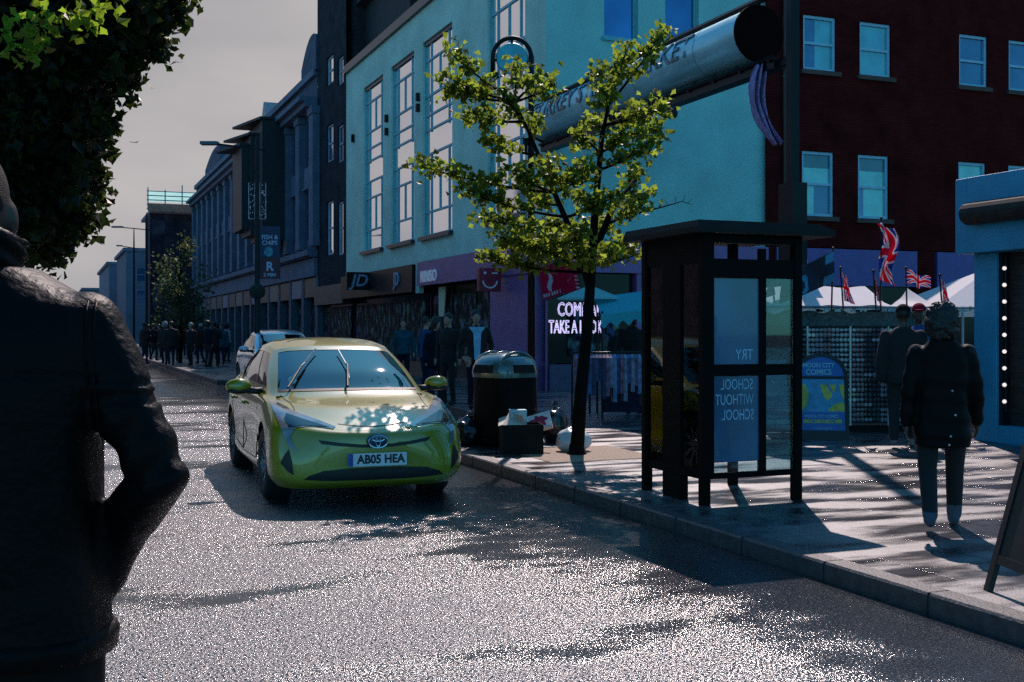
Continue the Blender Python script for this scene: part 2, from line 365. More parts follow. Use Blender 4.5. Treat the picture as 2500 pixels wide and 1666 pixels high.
rows=[(0,.13),(.13,.32),(.32,.42),(.42,.53),(.53,.625),(.625,.73),(.73,.895),(.895,1)]
rails=[.125,.32,.42,.545,.62,.72,.9]
for a0,a1,b0,b1 in ops:
    wide=a1-a0
    mm=[(.2,0,.42),(.8,0,.42),(.2,.53,.62),(.8,.53,.62),(.2,.62,1),(.8,.62,1),(.5,.13,.32),(.5,.72,.9)]
    window(wb,MF,a0+.005,a1-.005,b0+.005,b1-.005,-.14,glass_sky,frame_aqua,rails,mm,.07)
    s_=MB(MF); s_.box(a0-.12,a1+.08,b0-.12,b0-.003,-.1,.14); s_.build('sill',frame_dark,wb)
    s_=MB(MF); s_.box(a0+.01,a1-.01,b1-.12,b1-.01,-.08,-.06); s_.build('blind_box',frame_dark,wb)
for a0,a1,b0,b1 in eo:
    window(wb,ME,a0+.005,a1-.005,b0+.005,b1-.005,-.2,glass_sky_tint,frame_aqua,(),(),.06)
    s_=MB(ME); s_.box(a0-.06,a1+.06,b0-.1,b0-.003,-.05,.08); s_.build('sill',frame_aqua,wb)
# lights on the piers, a vent, an alarm
m=MB(MF)
for u,vv in ((1024,(238,264)),(947,(290,322)),(865,(337,340))):
    for v in vv:
        a,z=FA(u,v); m.box(a-.06,a+.06,z-.13,z+.13,.0,.12)
m.build('wall_light',dark,wb,bevel=.01)
a,z=EA(1640,275)
m3=MB(ME@Matrix.Translation((a,z,0))); m3.lathe([(0,.05),(.12,.05),(.155,.03),(.16,.0)],24); m3.build('vent',black,wb)
# a recessed attic storey with a dark overhanging roof, white fascia
m=MB(MF); m.box(-LW,-9,TOP+.02,TOP+2.8,-6,-1.5); m.box(-LW-.3,-8.6,TOP+2.81,TOP+3.0,-6.3,-.4); m.build('attic_storey',mat('attic render',(.03,.045,.06),.8),wb)
# what stands above the parapet at the far end
a,z=FA(851,173); 
# --- shop fronts
purple=mat('purple fascia',(.22,.085,.24),.45,vary=.18,scale=3)
z1=3.66
m=MB(MF); a0=FA(1030,640)[0]; m.box(a0,.25,2.92,z1,-.05,.16)
m2=MB(ME); m.M=ME; m.box(-.16,pE,2.92,z1,-.049,.16); m.build('shop_fascia',purple,wb)
m=MB(MF); b0=FA(1205,700)[0]; m.box(b0,-.35,PAVE,2.92,-.4,.1); m.M=ME; m.box(.0,.03,PAVE+.001,2.919,-.05,.02); k0=EA(1550,700)[0]; m.build('shop_pillar',purple,wb); m=MB(ME); m.box(k0,k0+.6,PAVE,2.919,-.3,.1); m.build('shop_pillar',purple,wb)
m=MB(ME); m.box(.06,pE,PAVE,.72,-.2,.08); m.build('plinth',mat('purple plinth',(.06,.04,.1),.5),wb)
m=MB(ME); m.box(.07,k0-.05,.75,2.9,-.25,-.1); m.box(k0+.62,pE-.1,.75,2.9,-.25,-.1); m.build('shop_window',glass_dark,wb)
m=MB(MF); m.box(a0,b0,PAVE,2.9,-.5,-.35); m.build('shop_window',glass_dark,wb)
m=MB(MF)
for q in (0,.33,.66,1): x=a0+(b0-.06-a0)*q; m.box(x,x+.06,PAVE,2.9,-.34,-.28)
m.build('shopfront_frame',dark,wb)
# stock on shelves behind the glass line, seen as rows of small goods
def goods_mat(seed,k):
    m=bpy.data.materials.new('shelves of goods'); m.use_nodes=True; t=m.node_tree; b=t.nodes['Principled BSDF']; L=t.links.new
    tc=N(t,'ShaderNodeTexCoord'); sx=N(t,'ShaderNodeSeparateXYZ'); cx=N(t,'ShaderNodeCombineXYZ'); L(tc.outputs['Object'],sx.inputs[0]); L(mth(t,'ADD',sx.outputs[0],sx.outputs[1]),cx.inputs[0]); L(sx.outputs[2],cx.inputs[1])
    mp=N(t,'ShaderNodeMapping'); mp.inputs['Scale'].default_value=(3.6,2.3,1); mp.inputs['Location'].default_value=(seed,seed*.37,0); L(cx.outputs[0],mp.inputs[0])
    v=N(t,'ShaderNodeTexVoronoi'); v.distance='CHEBYCHEV'; v.inputs['Scale'].default_value=1.6; v.inputs['Randomness'].default_value=.8; L(mp.outputs[0],v.inputs['Vector'])
    n=N(t,'ShaderNodeTexNoise'); n.inputs['Scale'].default_value=1.1; n.inputs['Detail'].default_value=3; L(mp.outputs[0],n.inputs['Vector'])
    r=N(t,'ShaderNodeMapRange'); r.inputs[1].default_value=.48; r.inputs[2].default_value=.7; r.inputs[3].default_value=.02; r.inputs[4].default_value=k; L(n.outputs[0],r.inputs[0])
    x=N(t,'ShaderNodeMixRGB',blend_type='MULTIPLY'); x.inputs[0].default_value=1; L(v.outputs['Color'],x.inputs[1]); L(r.outputs[0],x.inputs[2])
    h=N(t,'ShaderNodeHueSaturation'); h.inputs['Saturation'].default_value=.55; L(x.outputs[0],h.inputs['Color']); L(h.outputs[0],b.inputs['Base Color']); b.inputs['Roughness'].default_value=.7; b.inputs['Specular IOR Level'].default_value=.1
    return m
GS=[0]
def goods(M, a0,a1,b0,b1,c, cols, n, parent, name='stock_board'):
    GS[0]+=1; g=MB(M); g.box(a0,a1,b0,b1,c,c+.03); return g.build(name,goods_mat(GS[0]*3.1,.3),parent)
GC=[(.25,.22,.25),(.4,.15,.2),(.1,.2,.35),(.3,.28,.2),(.08,.08,.1),(.12,.3,.28)]
goods(MF,a0+.2,b0-.3,.6,2.6,-.34,GC,90,wb)
goods(ME,.6,k0-.4,.9,2.0,-.09,[(.3,.2,.25),(.15,.12,.2),(.25,.12,.15),(.1,.15,.25)],70,wb)
m=MB(MF); a,z=FA(1070,690); m.add([(a-.5,2.85,-.2),(a+.15,2.85,-.2),(a+.05,1.95,-.18),(a-.4,1.95,-.18),(a-.5,2.85,-.17),(a+.15,2.85,-.17),(a+.05,1.95,-.15),(a-.4,1.95,-.15)],[(0,1,2,3),(4,5,6,7),(0,1,5,4),(1,2,6,5),(2,3,7,6),(3,0,4,7)])
m.build('poster',mat('cream paper',(.55,.55,.38),.6,vary=.2,scale=8),wb)
# the sports shop at the far end: black fascia
f0=-LW; f1=a0-.35
m=MB(MF); m.box(f0,f1,2.75,3.62,-.05,.22); m.build('shop_fascia',black,wb)
m=MB(MF); m.box(f1,a0,2.7,3.62,-.06,.1); m.build('fascia_end',WHITE,wb)
m=MB(MF); m.box(f0,f1,PAVE,2.75,-.5,-.35); m.build('shop_window',glass_dark,wb)
goods(MF,f0+.3,f1-.3,.5,2.5,-.34,[(.05,.06,.1),(.1,.12,.18),(.03,.05,.08),(.2,.22,.3)],90,wb)
grey_letter=mat('grey sign letters',(.2,.27,.4),.4,vary=0); white_letter=mat('white sign letters',(.8,.8,.82),.4,vary=0,emit=(.75,.7,.75),estr=.05)
m=MB(MF); a,z=FA(985,679); put_text(m,'JD',a,3.2,.24,.62,1.0,.05,weight=.012); m.build('sign_letters',grey_letter,wb)
m=MB(MF); a,z=FA(1051,675); put_text(m,'MINISO',a+.35,z-.03,.18,.5,.95,.05,weight=.004); m.build('sign_letters',white_letter,wb)
# projecting black sign box with the two letters, near the far end
t=root_at('projecting_sign','black box sign with two grey slanted letters jutting from the pale building','sign',fac(911,690,PF)[0],PF-.02)
m=MB(); m.box(-.12,.12,.02,.98,2.98,3.62); m.build('sign_box',black,t,bevel=.02)
m=MB(Matrix.Translation((-.125,0,0))@ME); put_text(m,'JD',-.5,3.3,.005,.6,1.0,.03,weight=.01)
m.v=[(x,y+(z-3.3)*-.25,z) for x,y,z in m.v]; m.build('sign_letters',grey_letter,t)
# smiling face sign box
t=root_at('projecting_sign','dark red box sign with a white smiling mouth and two eyes beside the purple pillar','sign',fac(1222,690,PF-.17)[0],PF-.17)
zc=2.82
M1=Matrix.Translation((0,0,0))@ME
m=MB(); m.box(-.09,.09,.02,.62,zc-.3,zc+.3); m.build('sign_box',mat('dark red sign',(.3,.012,.035),.4),t,bevel=.015)
m=MB(Matrix.Translation((-.094,0,0))@ME); 
m.tube([(-.32+.19*math.cos(q),zc-.02+.19*math.sin(q),.0) for q in np.linspace(math.pi*1.02,math.pi*1.98,15)],.022,6)
m.lathe([(0,.012),(.035,.012),(.04,0)],14,(-.32-.14,zc+.17,0)); m.box(-.27,-.12,zc+.15,zc+.185,0,.012); m.build('smile',mat('white vinyl',(.75,.72,.75),.5,vary=0),t)
# neon window text
t=root_at('neon_sign','glowing outline letters inviting shoppers in behind the dark shop window','neon sign',S0,PF)
m=MB(ME); neon=mat('neon tube',(.8,.7,.9),.4,vary=0,emit=(.72,.6,.95),estr=.95)
def outline_text(mb,txt,a,b,c,size,sx):
    cu=bpy.data.curves.new('lettering','FONT'); cu.body=txt; cu.size=size; cu.align_x='LEFT'; cu.align_y='CENTER'; cu.fill_mode='NONE'; cu.resolution_u=2
    o=bpy.data.objects.new('lettering',cu); COL.objects.link(o); me=bpy.data.meshes.new_from_object(o.evaluated_get(bpy.context.evaluated_depsgraph_get()))
    for e in me.edges:
        p,q=[me.vertices[i].co for i in e.vertices]; mb.tube([(a+p.x*sx,b+p.y,c),(a+q.x*sx,b+q.y,c)],.009,4)
    bpy.data.objects.remove(o); bpy.data.curves.remove(cu); bpy.data.meshes.remove(me)
a,z=EA(1360,757); a=max(a,.32); outline_text(m,'COME AND',a,z,-.06,.46,.6)
a,z=EA(1325,800); a=max(a,.1); outline_text(m,'TAKE A LOOK',a,z,-.06,.44,.5)
m.build('glowing_letters',neon,t)

# --- dark brick building next along, taller
s1,s2=S0+LW+.01,49.6
db=root_at('brick_building','tall dark brick building with narrow sash windows between the pale building and the stone store','building',s1,PF)
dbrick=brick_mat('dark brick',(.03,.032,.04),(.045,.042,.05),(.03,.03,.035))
def fa2(u,v,s0=s1): s,z=fac(u,v,PF); return -(s-s0),z
L2=s2-s1; o2=[]
for (u0,u1) in ((797,814),(824,838)):
    a,za=fa2(u0,625); b,_=fa2(u1,620); zt2=fa2(u0,495)[1]; o2.append((a,b,za,zt2))
    za=fa2(u0,400)[1]; zt2=fa2(u0,310)[1]; o2.append((a,b,za,zt2)); za=fa2(u0,213)[1]; zt2=fa2(u0,145)[1]; o2.append((a,b,za,zt2))
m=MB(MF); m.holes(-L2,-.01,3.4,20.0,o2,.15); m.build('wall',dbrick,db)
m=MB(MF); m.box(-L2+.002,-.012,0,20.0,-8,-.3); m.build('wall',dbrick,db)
for i,(a,b,c,d) in enumerate(o2): window(db,MF,a+.01,b-.01,c+.01,d-.01,-.13,glass_sky if i%3!=1 else glass_sky_tint,mat('grey sash frame',(.25,.35,.42),.5),(.5,),(),.07)
m=MB(MF); m.box(-L2-.05,.05,20.0,20.3,-3,.3); m.build('parapet',mat('dark stone',(.05,.06,.075),.8),db)
m=MB(MF); m.box(-L2+.2,-L2+1.2,20.3,21.6,-2,-1); m.build('chimney',dbrick,db)
m=MB(MF); m.box(-L2+.01,-.02,PAVE,2.6,-.4,-.25); m.build('shop_window',glass_dark,db)
goods(MF,-L2+.05,-.06,.2,2.5,-.24,None,0,db)  # board added over the glass so it reflects no bright sky
m=MB(MF); m.box(-L2+.01,-.02,2.6,3.39,-.2,.15); m.build('shop_fascia',mat('dark fascia',(.02,.025,.03),.5),db)
# the attic gable that rises over the pale building, white barge board
m=MB(MF); z0=15.5
m.add([(-.2,z0-3,-.8),(6,z0-3,-.8),(6,z0+.5,-.8),(-.2,z0+5.5,-.8),(-.2,z0-3,-7),(6,z0-3,-7),(6,z0+.5,-7),(-.2,z0+5.5,-7)],[(0,1,2,3),(4,7,6,5),(1,5,6,2),(3,2,6,7)])
m.build('side_gable',mat('brown render',(.03,.022,.025),.8),db)

# --- long stone store
s3=94.
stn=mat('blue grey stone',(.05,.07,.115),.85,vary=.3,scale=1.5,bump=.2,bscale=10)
stl=mat('pale stone trim',(.1,.13,.185),.8,vary=.25,scale=2)
sb=root_at('stone_store','long blue grey stone store with tall pilasters and a heavy cornice','building',s2+.01,PF)
L3=s3-s2; zl=5.05; zc=11.3; zr=12.7
n=15; bay=(L3)/n; so_=[]
for i in range(n):
    a0_=-L3+i*bay; so_.append((a0_+.75,a0_+bay-.75,5.6,7.9)); so_.append((a0_+.75,a0_+bay-.75,8.9,11.0))
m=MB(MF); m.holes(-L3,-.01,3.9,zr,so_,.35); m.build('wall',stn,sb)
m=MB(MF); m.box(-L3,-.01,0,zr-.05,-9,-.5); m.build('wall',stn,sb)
for a,b,c,d in so_: window(sb,MF,a+.01,b-.01,c+.01,d-.01,-.3,glass_sky_tint,frame_dark,(.5,),(.5,),.08)
for i in range(n+1):
    x=-L3+i*bay; m=MB(MF); m.box(x-.42,x+.42,5.2,zc-.35,-.0,.3); m.box(x-.5,x+.5,zc-.35,zc-.02,0,.36); m.build('pilaster',stl,sb)
for i in range(n):
    x=-L3+(i+.5)*bay; m=MB(MF); m.box(x-.85,x+.85,7.95,8.85,-.05,.12); m.box(x-.9,x+.9,7.85,7.93,-.05,.2); m.build('spandrel_panel',stl,sb)
m=MB(MF); m.box(-L3-.1,.0,zc,zc+.25,-.1,.55); m.box(-L3-.1,.0,zc+.25,zc+.45,-.1,.8); m.box(-L3,-.005,zr,zr+.3,-.5,.18); m.build('cornice',stl,sb)
m=MB(MF); m.box(-L3,-.01,zl-.25,zl,-.05,.45); m.box(-L3,-.01,4.75,4.79,-.05,.32); m.box(-L3,-.01,3.9,4.7,-.05,.16); m.build('ledge',stl,sb)
for i in range(n+1): x=-L3+i*bay; m=MB(MF); m.box(x-.25,x+.25,PAVE,3.89,-.35,.05); m.build('shop_pillar',mat('shop pillar',(.06,.08,.11),.7),sb)
m=MB(MF); m.box(-L3,-.01,PAVE,3.0,-.45,-.34); m.build('shop_window',glass_dark,sb)
for i in range(n):
    x=-L3+i*bay; m=MB(MF); m.box(x+.3,x+bay-.3,3.0,3.85,-.3,.02); m.build('shop_fascia',mat('shop fascia %d'%(i%4),[(.02,.02,.03),(.05,.12,.2),(.03,.03,.035),(.08,.09,.1)][i%4],.5),sb)
goods(MF,-L3+.5,-1,.6,2.6,-.33,[(.08,.1,.14),(.2,.22,.25),(.3,.12,.15),(.05,.06,.08)],110,sb)
# curved parapet blocks on the roof
for (u0,u1,h) in ((742,778,1.6),(505,540,1.3)):
    a,_=fac(u0,300,PF); b,_=fac(u1,300,PF); a=-(a-s2); b=-(b-s2)
    m=MB(MF); k=[]
    for i in range(9): q=i/8; k.append((a+(b-a)*q, zr+.3+h*math.sin(q*math.pi*.55+.3)))
    poly=[(a,zr+.2)]+k+[(b,zr+.2)]; vs=[(x,z,.12) for x,z in poly]+[(x,z,-.6) for x,z in poly]; nn=len(poly)
    m.add(vs,[tuple(range(nn)),tuple(range(2*nn-1,nn-1,-1))]+[(i,nn+i,nn+(i+1)%nn,(i+1)%nn) for i in range(nn)]); m.build('parapet_block',stn,sb)
# the black stepped bay with pointed caps halfway along
bk=mat('black bay cladding',(.008,.01,.014),.6,vary=.3)
for i,(ua,ub,vt,jut) in enumerate(((640,612,291,1.4),(612,590,330,1.75),(590,568,356,2.1))):
    sa,za=fac(ua,vt,PF-jut); sb_,_=fac(ub,vt,PF-jut); 
    m=MB(MF); a=-(sa-s2); b=-(sb_-s2); lo,hi=min(a,b),max(a,b)
    m.box(lo,hi,5.9+.3*i,za,-.3,jut)
    m.add([(lo-.1,za,-.3),(hi+.1,za,-.3),(hi+.1,za,jut+.1),(lo-.1,za,jut+.9),(lo-.1,za+.12,-.3),(hi+.1,za+.12,-.3),(hi+.1,za+.12,jut+.1),(lo-.1,za+.12,jut+.9)],[(0,1,2,3),(4,7,6,5),(0,4,5,1),(1,5,6,2),(2,6,7,3),(3,7,4,0)])
    m.build('bay',bk,sb)
m=MB(MF); sa,za=fac(620,291,PF); a=-(sa-s2)
m.add([(a-1.2,zr,-.5),(a+1.8,zr,-.5),(a+.3,zr+1.9,-.5),(a-1.2,zr,-6),(a+1.8,zr,-6),(a+.3,zr+1.9,-6)],[(0,1,2),(5,4,3),(0,2,5,3),(1,4,5,2),(0,3,4,1)])
m.build('gable_roof',mat('pink slate in sun',(.4,.3,.3),.7),sb)  # gable roof in one pale pink tone

# --- brick office on the right, in line with the end wall
bb=root_at('brick_building','red brown brick building with white sash windows above the market stalls','building',S0-.12,PF)
rbrick=brick_mat('red brown brick',(.095,.009,.008),(.07,.007,.006),(.03,.007,.007))
SB=S0-.12
def eb(u,v): p,z=endw(u,v,SB); return p-PF,z
px0=eb(1870,400)[0]; px1=px0+14
bo=[]
WW=[((1961,2041),(34,166)),((2099,2175),(51,184)),((2342,2411),(83,211)),((2463,2530),(97,222)),
    ((1958,2036),(367,527)),((2095,2170),(378,533)),((2340,2407),(395,545)),((2462,2530),(402,550))]
for (u0,u1),(va,vb) in WW:
    a,zt_=eb(u0,va); b,_=eb(u1,vb); zb=eb(u0,vb)[1]; bo.append((a,b,zb,zt_))
zz=np.mean([o[2] for o in bo[:4]]); zy=np.mean([o[3] for o in bo[:4]]); z2=np.mean([o[2] for o in bo[4:]]); z3=np.mean([o[3] for o in bo[4:]])
bo=[(a,b,zz,zy) if i<4 else (a,b,z2,z3) for i,(a,b,c,d) in enumerate(bo)]
m=MB(ME); m.holes(px0,px1,3.7,14.5,bo,.16); m.build('wall',rbrick,bb)
m=MB(ME); m.box(px0,px1,0,14.5,-8,-.25); m.box(px0,px1,14.5,14.8,-8,.2); m.build('wall',rbrick,bb)
sash=mat('white sash frame',(.3,.5,.62),.5,vary=.1)
def room_mat(name,c): return mat(name,c,.12,spec=.5,vary=.2,scale=2,coat=.6)
teal_c=room_mat('curtained pane with sky teal',(.12,.45,.5)); blue_c=room_mat('dim pane',(.03,.16,.32)); blind_c=room_mat('pale blind pane',(.2,.6,.55)); dim_c=room_mat('dark blind pane',(.03,.14,.18))  # curtains and blinds, the teal of reflected sky put into their colours
for i,(a,b,c,d) in enumerate(bo):
    w=window(bb,ME,a+.005,b-.005,c+.005,d-.005,-.13,blue_c if i in (2,3) else (teal_c if i<4 else blind_c),sash,(.5,),(),.075,.08)
    if i in (0,4,5):
        q=MB(ME)
        if i==0: q.box(a+.08,a+(b-a)*.42,c+.08,d-.08,-.112,-.105)
        else: q.box(a+.08,b-.08,d-.08-(d-c)*.2,d-.08,-.112,-.105)
        q.build('blind',blue_c if i==0 else dim_c,w)
        if i: q=MB(ME); q.box(a+.08 if i==5 else a+(b-a)*.45,a+(b-a)*.25 if i==5 else b-.09,c+.09,(c+d)/2-.04,-.111,-.104); q.build('blind',blue_c,w)
    q=MB(ME); q.box(a-.1,b+.1,c-.12,c-.004,-.04,.1); q.build('sill',mat('brown sill',(.09,.045,.035),.8),bb)
m=MB(ME); a,_=eb(1912,300); m.tube([(a,3.7,.07),(a,14.6,.07)],.055,8); a2,_=eb(1935,300); m.tube([(a2,3.7,.06),(a2,14.6,.06)],.04,8)
for z in (5,8,11): m.box(a-.09,a+.09,z,z+.08,.0,.13)
m.build('drainpipe',mat('brown pipe',(.05,.02,.02),.5),bb)
a,z=eb(1924,338); m=MB(ME); m.prism([(a-.13,z-.3),(a+.13,z-.3),(a+.16,z),(a+.13,z+.3),(a-.13,z+.3)],.05,.17); m.build('alarm_box',mat('pale blue alarm box',(.25,.45,.6),.5),bb,bevel=.01)
m=MB(ME); a0_,zf=eb(1880,622); 
for u0,u1 in ((1890,2232),(2281,2500)):
    x0,_=eb(u0,650); x1,_=eb(u1,650); m.box(x0,x1,2.7,3.66,-.05,.12)
m.build('shop_fascia',mat('violet fascia',(.1,.06,.24),.5,vary=.15,scale=4),bb)
x,_=eb(1972,640); m=MB(ME); put_text(m,'10',x,3.12,.13,.6,1,.03); m.build('sign_letters',white_letter,bb)
m=MB(ME); m.box(px0,px1,PAVE,2.69,-.24,-.1); m.build('shop_window',glass_dark,bb)
for u in (1875,2256): x,_=eb(u,650); m=MB(ME); m.box(x-.35 if u>2000 else x,x+.3,PAVE,3.69,-.05,.06); m.build('shop_pillar',rbrick,bb)

# --- far end of the street
sc=thing('brick_block','dark brick block in the distance with its top wrapped in scaffold netting','building',S(97,7.6,0),STREET)
fb=brick_mat('far brick',(.06,.055,.075),(.08,.07,.085),(.05,.05,.06))
o3=[]
def es(u,v): p,z=endw(u,v,97); return p-7.6,z
for (u0,u1,va,vb) in ((372,402,537,572),(464,480,545,580),(372,398,695,745)): a,zt_=es(u0,va); b,zb=es(u1,vb); o3.append((a,b,zb,zt_))
zt=es(400,522)[1]
m=MB(ME); m.holes(0,9,0,zt,o3,.2); m.build('wall',fb,sc)
m=MB(MF); m.box(-5,0,0,zt,-9,0); m.build('wall',fb,sc); m=MB(ME); m.box(-.05,9,zt,zt+.25,-9,.1); m.build('parapet',stl,sc)
for a,b,c,d in o3: window(sc,ME,a,b,c,d,-.18,glass_sky_tint,frame_dark,(.5,),(.5,),.08)
zn=es(400,470)[1]
t=thing('scaffold','scaffold with pale green netting wrapped round the top of the distant brick block','scaffold',S(96.5,7.4,zt),STREET)
hN=zn-zt
m=MB(ME)
for x in np.linspace(0,8,7): m.tube([(x,0.2,0),(x,hN+random.uniform(0,.9),0)],.05,5)
for z in np.linspace(.3,hN,5): m.tube([(-.1,z,.02),(8.2,z,.02)],.045,5)
m.tube([(4.8,0.2,.05),(5.8,hN,.05)],.05,5); m.build('poles',mat('scaffold pole',(.12,.2,.24),.5),t)
def net_mat():
    m=bpy.data.materials.new('green netting'); m.use_nodes=True; tt=m.node_tree; tt.nodes.clear(); o=N(tt,'ShaderNodeOutputMaterial'); a=N(tt,'ShaderNodeBsdfTranslucent'); b=N(tt,'ShaderNodeBsdfTransparent'); x=N(tt,'ShaderNodeMixShader'); x.inputs[0].default_value=.25
    a.inputs[0].default_value=(.35,.75,.68,1); tt.links.new(a.outputs[0],x.inputs[1]); tt.links.new(b.outputs[0],x.inputs[2]); tt.links.new(x.outputs[0],o.inputs[0]); return m
m=MB(ME); m.grid(lambda q,w:(8.1*q,.9+(hN-.9)*w,-.15+.02*math.sin(q*30)),40,2); m.build('netting',net_mat(),t)
m=MB(ME); m.box(0,8.1,.1,.75,.05,.09); m.build('debris_guard',mat('orange debris sheet',(.5,.2,.12),.7,vary=.3),t)
def far_block(name,label,s,p,L,Wd,h,c,nw):
    t=thing(name,label,'building',S(s,p,0),STREET); M_=mat('far wall '+label[:12],c,.8,vary=.2,scale=.5)
    m=MB(MF); m.box(-L,0,0,h,-Wd,0); m.build('wall',M_,t); m=MB(MF); m.box(-L-.1,.2,h,h+.35,-Wd,.3); m.build('cornice',stl,t)
    for k in range(nw):
        for z in (4.2,6.6):
            if z+1.6<h: window(t,ME,1+k*2.2,2+k*2.2,z,z+1.6,.0,glass_sky_tint,stl,(.5,),(),.1,.05)
    return t
far_block('terrace_building','low terrace with a flat cornice, farthest down the street',150,6.9,30,10,9.6,(.1,.13,.18),2)
far_block('terrace_building','narrow blue grey block between the distant lamp post and the low terrace',128,7.6,18,9,9.9,(.08,.1,.14),2)
far_block('terrace_building','small dark block at the vanishing end of the street, lowest on the skyline',210,5.5,40,14,8.4,(.07,.09,.12),3)
# --- left side of the street, hidden behind the tree and the man but seen in windows
lt=thing('brick_terrace','three storey brick terrace on the far side of the street behind the big tree','building',S(14,-13.5,0),STREET)
m=MB(); m.box(0,90,0,9,0,10.5); m.build('wall',fb,lt)
m=MB(); m.add([(0,0,10.5),(90,0,10.5),(90,4.5,13.2),(0,4.5,13.2),(0,9,10.5),(90,9,10.5)],[(0,1,2,3),(3,2,5,4),(0,3,4),(1,5,2)]); m.build('roof',mat('slate',(.06,.065,.075),.7),lt)
lf=thing('terrace_building','low dark terrace on the far side of the street, a long way off','building',S(125,-13,0),STREET)
m=MB(); m.box(0,170,0,9,0,6.5); m.build('wall',fb,lf); m=MB(); m.add([(0,0,6.5),(170,0,6.5),(170,4.5,8.6),(0,4.5,8.6),(0,9,6.5),(170,9,6.5)],[(0,1,2,3),(3,2,5,4),(0,3,4),(1,5,2)]); m.build('roof',mat('slate',(.06,.065,.075),.7),lf)
lg=thing('terrace_building','plain block closing the far end of the street','building',S(330,-8,0),STREET)
m=MB(); m.box(0,12,-20,30,0,7.5); m.build('wall',fb,lg); m=MB(); m.box(-.2,12.2,-20.2,30.2,7.5,7.9); m.build('parapet',stl,lg)
for k in range(6): m=MB(); m.box(6+k*15,7.2+k*15,3.8,5.2,12,14.6); m.build('chimney',fb,lt)
# ---------------------------------------------------------------- phone kiosk
def glass_mix(name, tintc, refl):
    m=bpy.data.materials.new(name); m.use_nodes=True; t=m.node_tree; t.nodes.clear(); o=N(t,'ShaderNodeOutputMaterial')
    a=N(t,'ShaderNodeBsdfTransparent'); a.inputs[0].default_value=(*tintc,1); g=N(t,'ShaderNodeBsdfGlossy'); g.inputs['Roughness'].default_value=.02
    f=N(t,'ShaderNodeFresnel'); f.inputs[0].default_value=1.5; x=N(t,'ShaderNodeMixShader')
    t.links.new(mth(t,'MULTIPLY_ADD',f.outputs[0],1.0,refl),x.inputs[0]); t.links.new(a.outputs[0],x.inputs[1]); t.links.new(g.outputs[0],x.inputs[2]); t.links.new(x.outputs[0],o.inputs[0]); return m
clear=glass_mix('clear glass',(.55,.68,.72),.03)
fk=G(1716,1236,PAVE)
t=thing('phone_kiosk','black phone kiosk with flat overhanging roof and blue poster panel at the kerb','phone kiosk',fk,STREET)
WK=(G(1950,1224,PAVE)-fk).dot(Vector((CA,SA,0)))+.09; DK=(G(1572,1195,PAVE)-fk).dot(Vector((-SA,CA,0)))
ZR=2.33-PAVE; pw=.075
kblk=mat('kiosk black',(.003,.003,.003),.6,vary=.3,scale=3,spec=.06)
for (x,y) in ((0,0),(DK,0),(0,-WK),(DK,-WK)):
    m=MB(); sx=1 if x==0 else -1; sy=-1 if y==0 else 1; m.box(min(x,x+sx*pw),max(x,x+sx*pw),min(y,y+sy*pw),max(y,y+sy*pw),0,ZR); m.build('post',kblk,t,bevel=.006)
m=MB(); m.box(-.12,DK+.12,-WK-.25,.12,ZR,ZR+.045)
m.add([(-.12,-WK-.25,ZR+.045),(DK+.12,-WK-.25,ZR+.045),(DK+.12,.12,ZR+.045),(-.12,.12,ZR+.045),(-.1,-WK-.1,ZR+.1),(DK+.1,-WK-.1,ZR+.1),(DK+.1,.1,ZR+.1),(-.1,.1,ZR+.1)],[(0,1,5,4),(1,2,6,5),(2,3,7,6),(3,0,4,7),(4,5,6,7)])
m.build('roof',mat('kiosk roof',(.01,.009,.009),.6,vary=.3,spec=.15),t)
fr=MB(ME)
for z0_,z1_ in ((2.26,2.33),(1.975,2.13),(1.17,1.262),(.33,.375)): fr.box(pw,WK-pw,z0_-PAVE,z1_-PAVE,-.06,-.01)
am=(G(1862,1200,PAVE)-fk).dot(Vector((CA,SA,0))); am=WK*.605
fr.box(am-.03,am+.03,.22,2.1,-.055,-.012); fr.box(pw,.115,.24,ZR,-.058,-.013); fr.build('rail',kblk,t)
for z0_,z1_ in ((2.1,2.33),(.33,.4)):
    fr=MB(MF); fr.box(-DK+pw,-pw,z0_-PAVE,z1_-PAVE,-.06,-.01); fr.build('rail',kblk,t)
m=MB(); m.box(DK*.36,DK*.66,-.09,-.012,.0,ZR-.01); m.build('phone_housing',kblk,t,bevel=.01)
m=MB(MF); m.box(-DK+pw,-DK*.67,.28,2.0,-.04,-.03); m.box(-DK*.35,-pw,.28,2.0,-.04,-.03); m.build('side_glass',clear,t)
m=MB(ME); m.box(am+.03,WK-pw,.25,1.95,-.04,-.03); m.build('front_glass',clear,t)
pb=mat('blue poster back',(.02,.1,.2),.25,vary=.35,scale=1.5,coat=.4)
m=MB(ME); m.box(.12,am-.03,1.265-PAVE,1.97-PAVE,-.05,-.03); m.box(.12,am-.03,.46-PAVE,1.165-PAVE,-.05,-.03); o=m.build('poster_panel',pb,t)
m=MB(ME); m.box(.12,am-.03,.375-PAVE,.455-PAVE,-.04,-.03); m.build('front_glass',clear,t)
m=MB(ME)
def mirror_text(txt,ar,b,size,sx):
    vs,fs=text_geo(txt,size,sx,.004,align='LEFT'); m.add([(ar-x,b+y,z-.027) for x,y,z in vs],fs)
ar=.12+(am-.15)*.86
mirror_text('TRY',ar,1.34-PAVE,.125,.75); m.build('mirrored_lettering',mat('pale vinyl letters',(.25,.45,.6),.5,vary=.2),o); m=MB(ME)
for i,w in enumerate(('SCHOOL','WITHOUT','SCHOOL')): mirror_text(w,ar-.0+.005*i,1.095-PAVE-i*.125,.125,.62)
m.build('mirrored_lettering',mat('pale vinyl letters',(.25,.45,.6),.5,vary=.2),o)

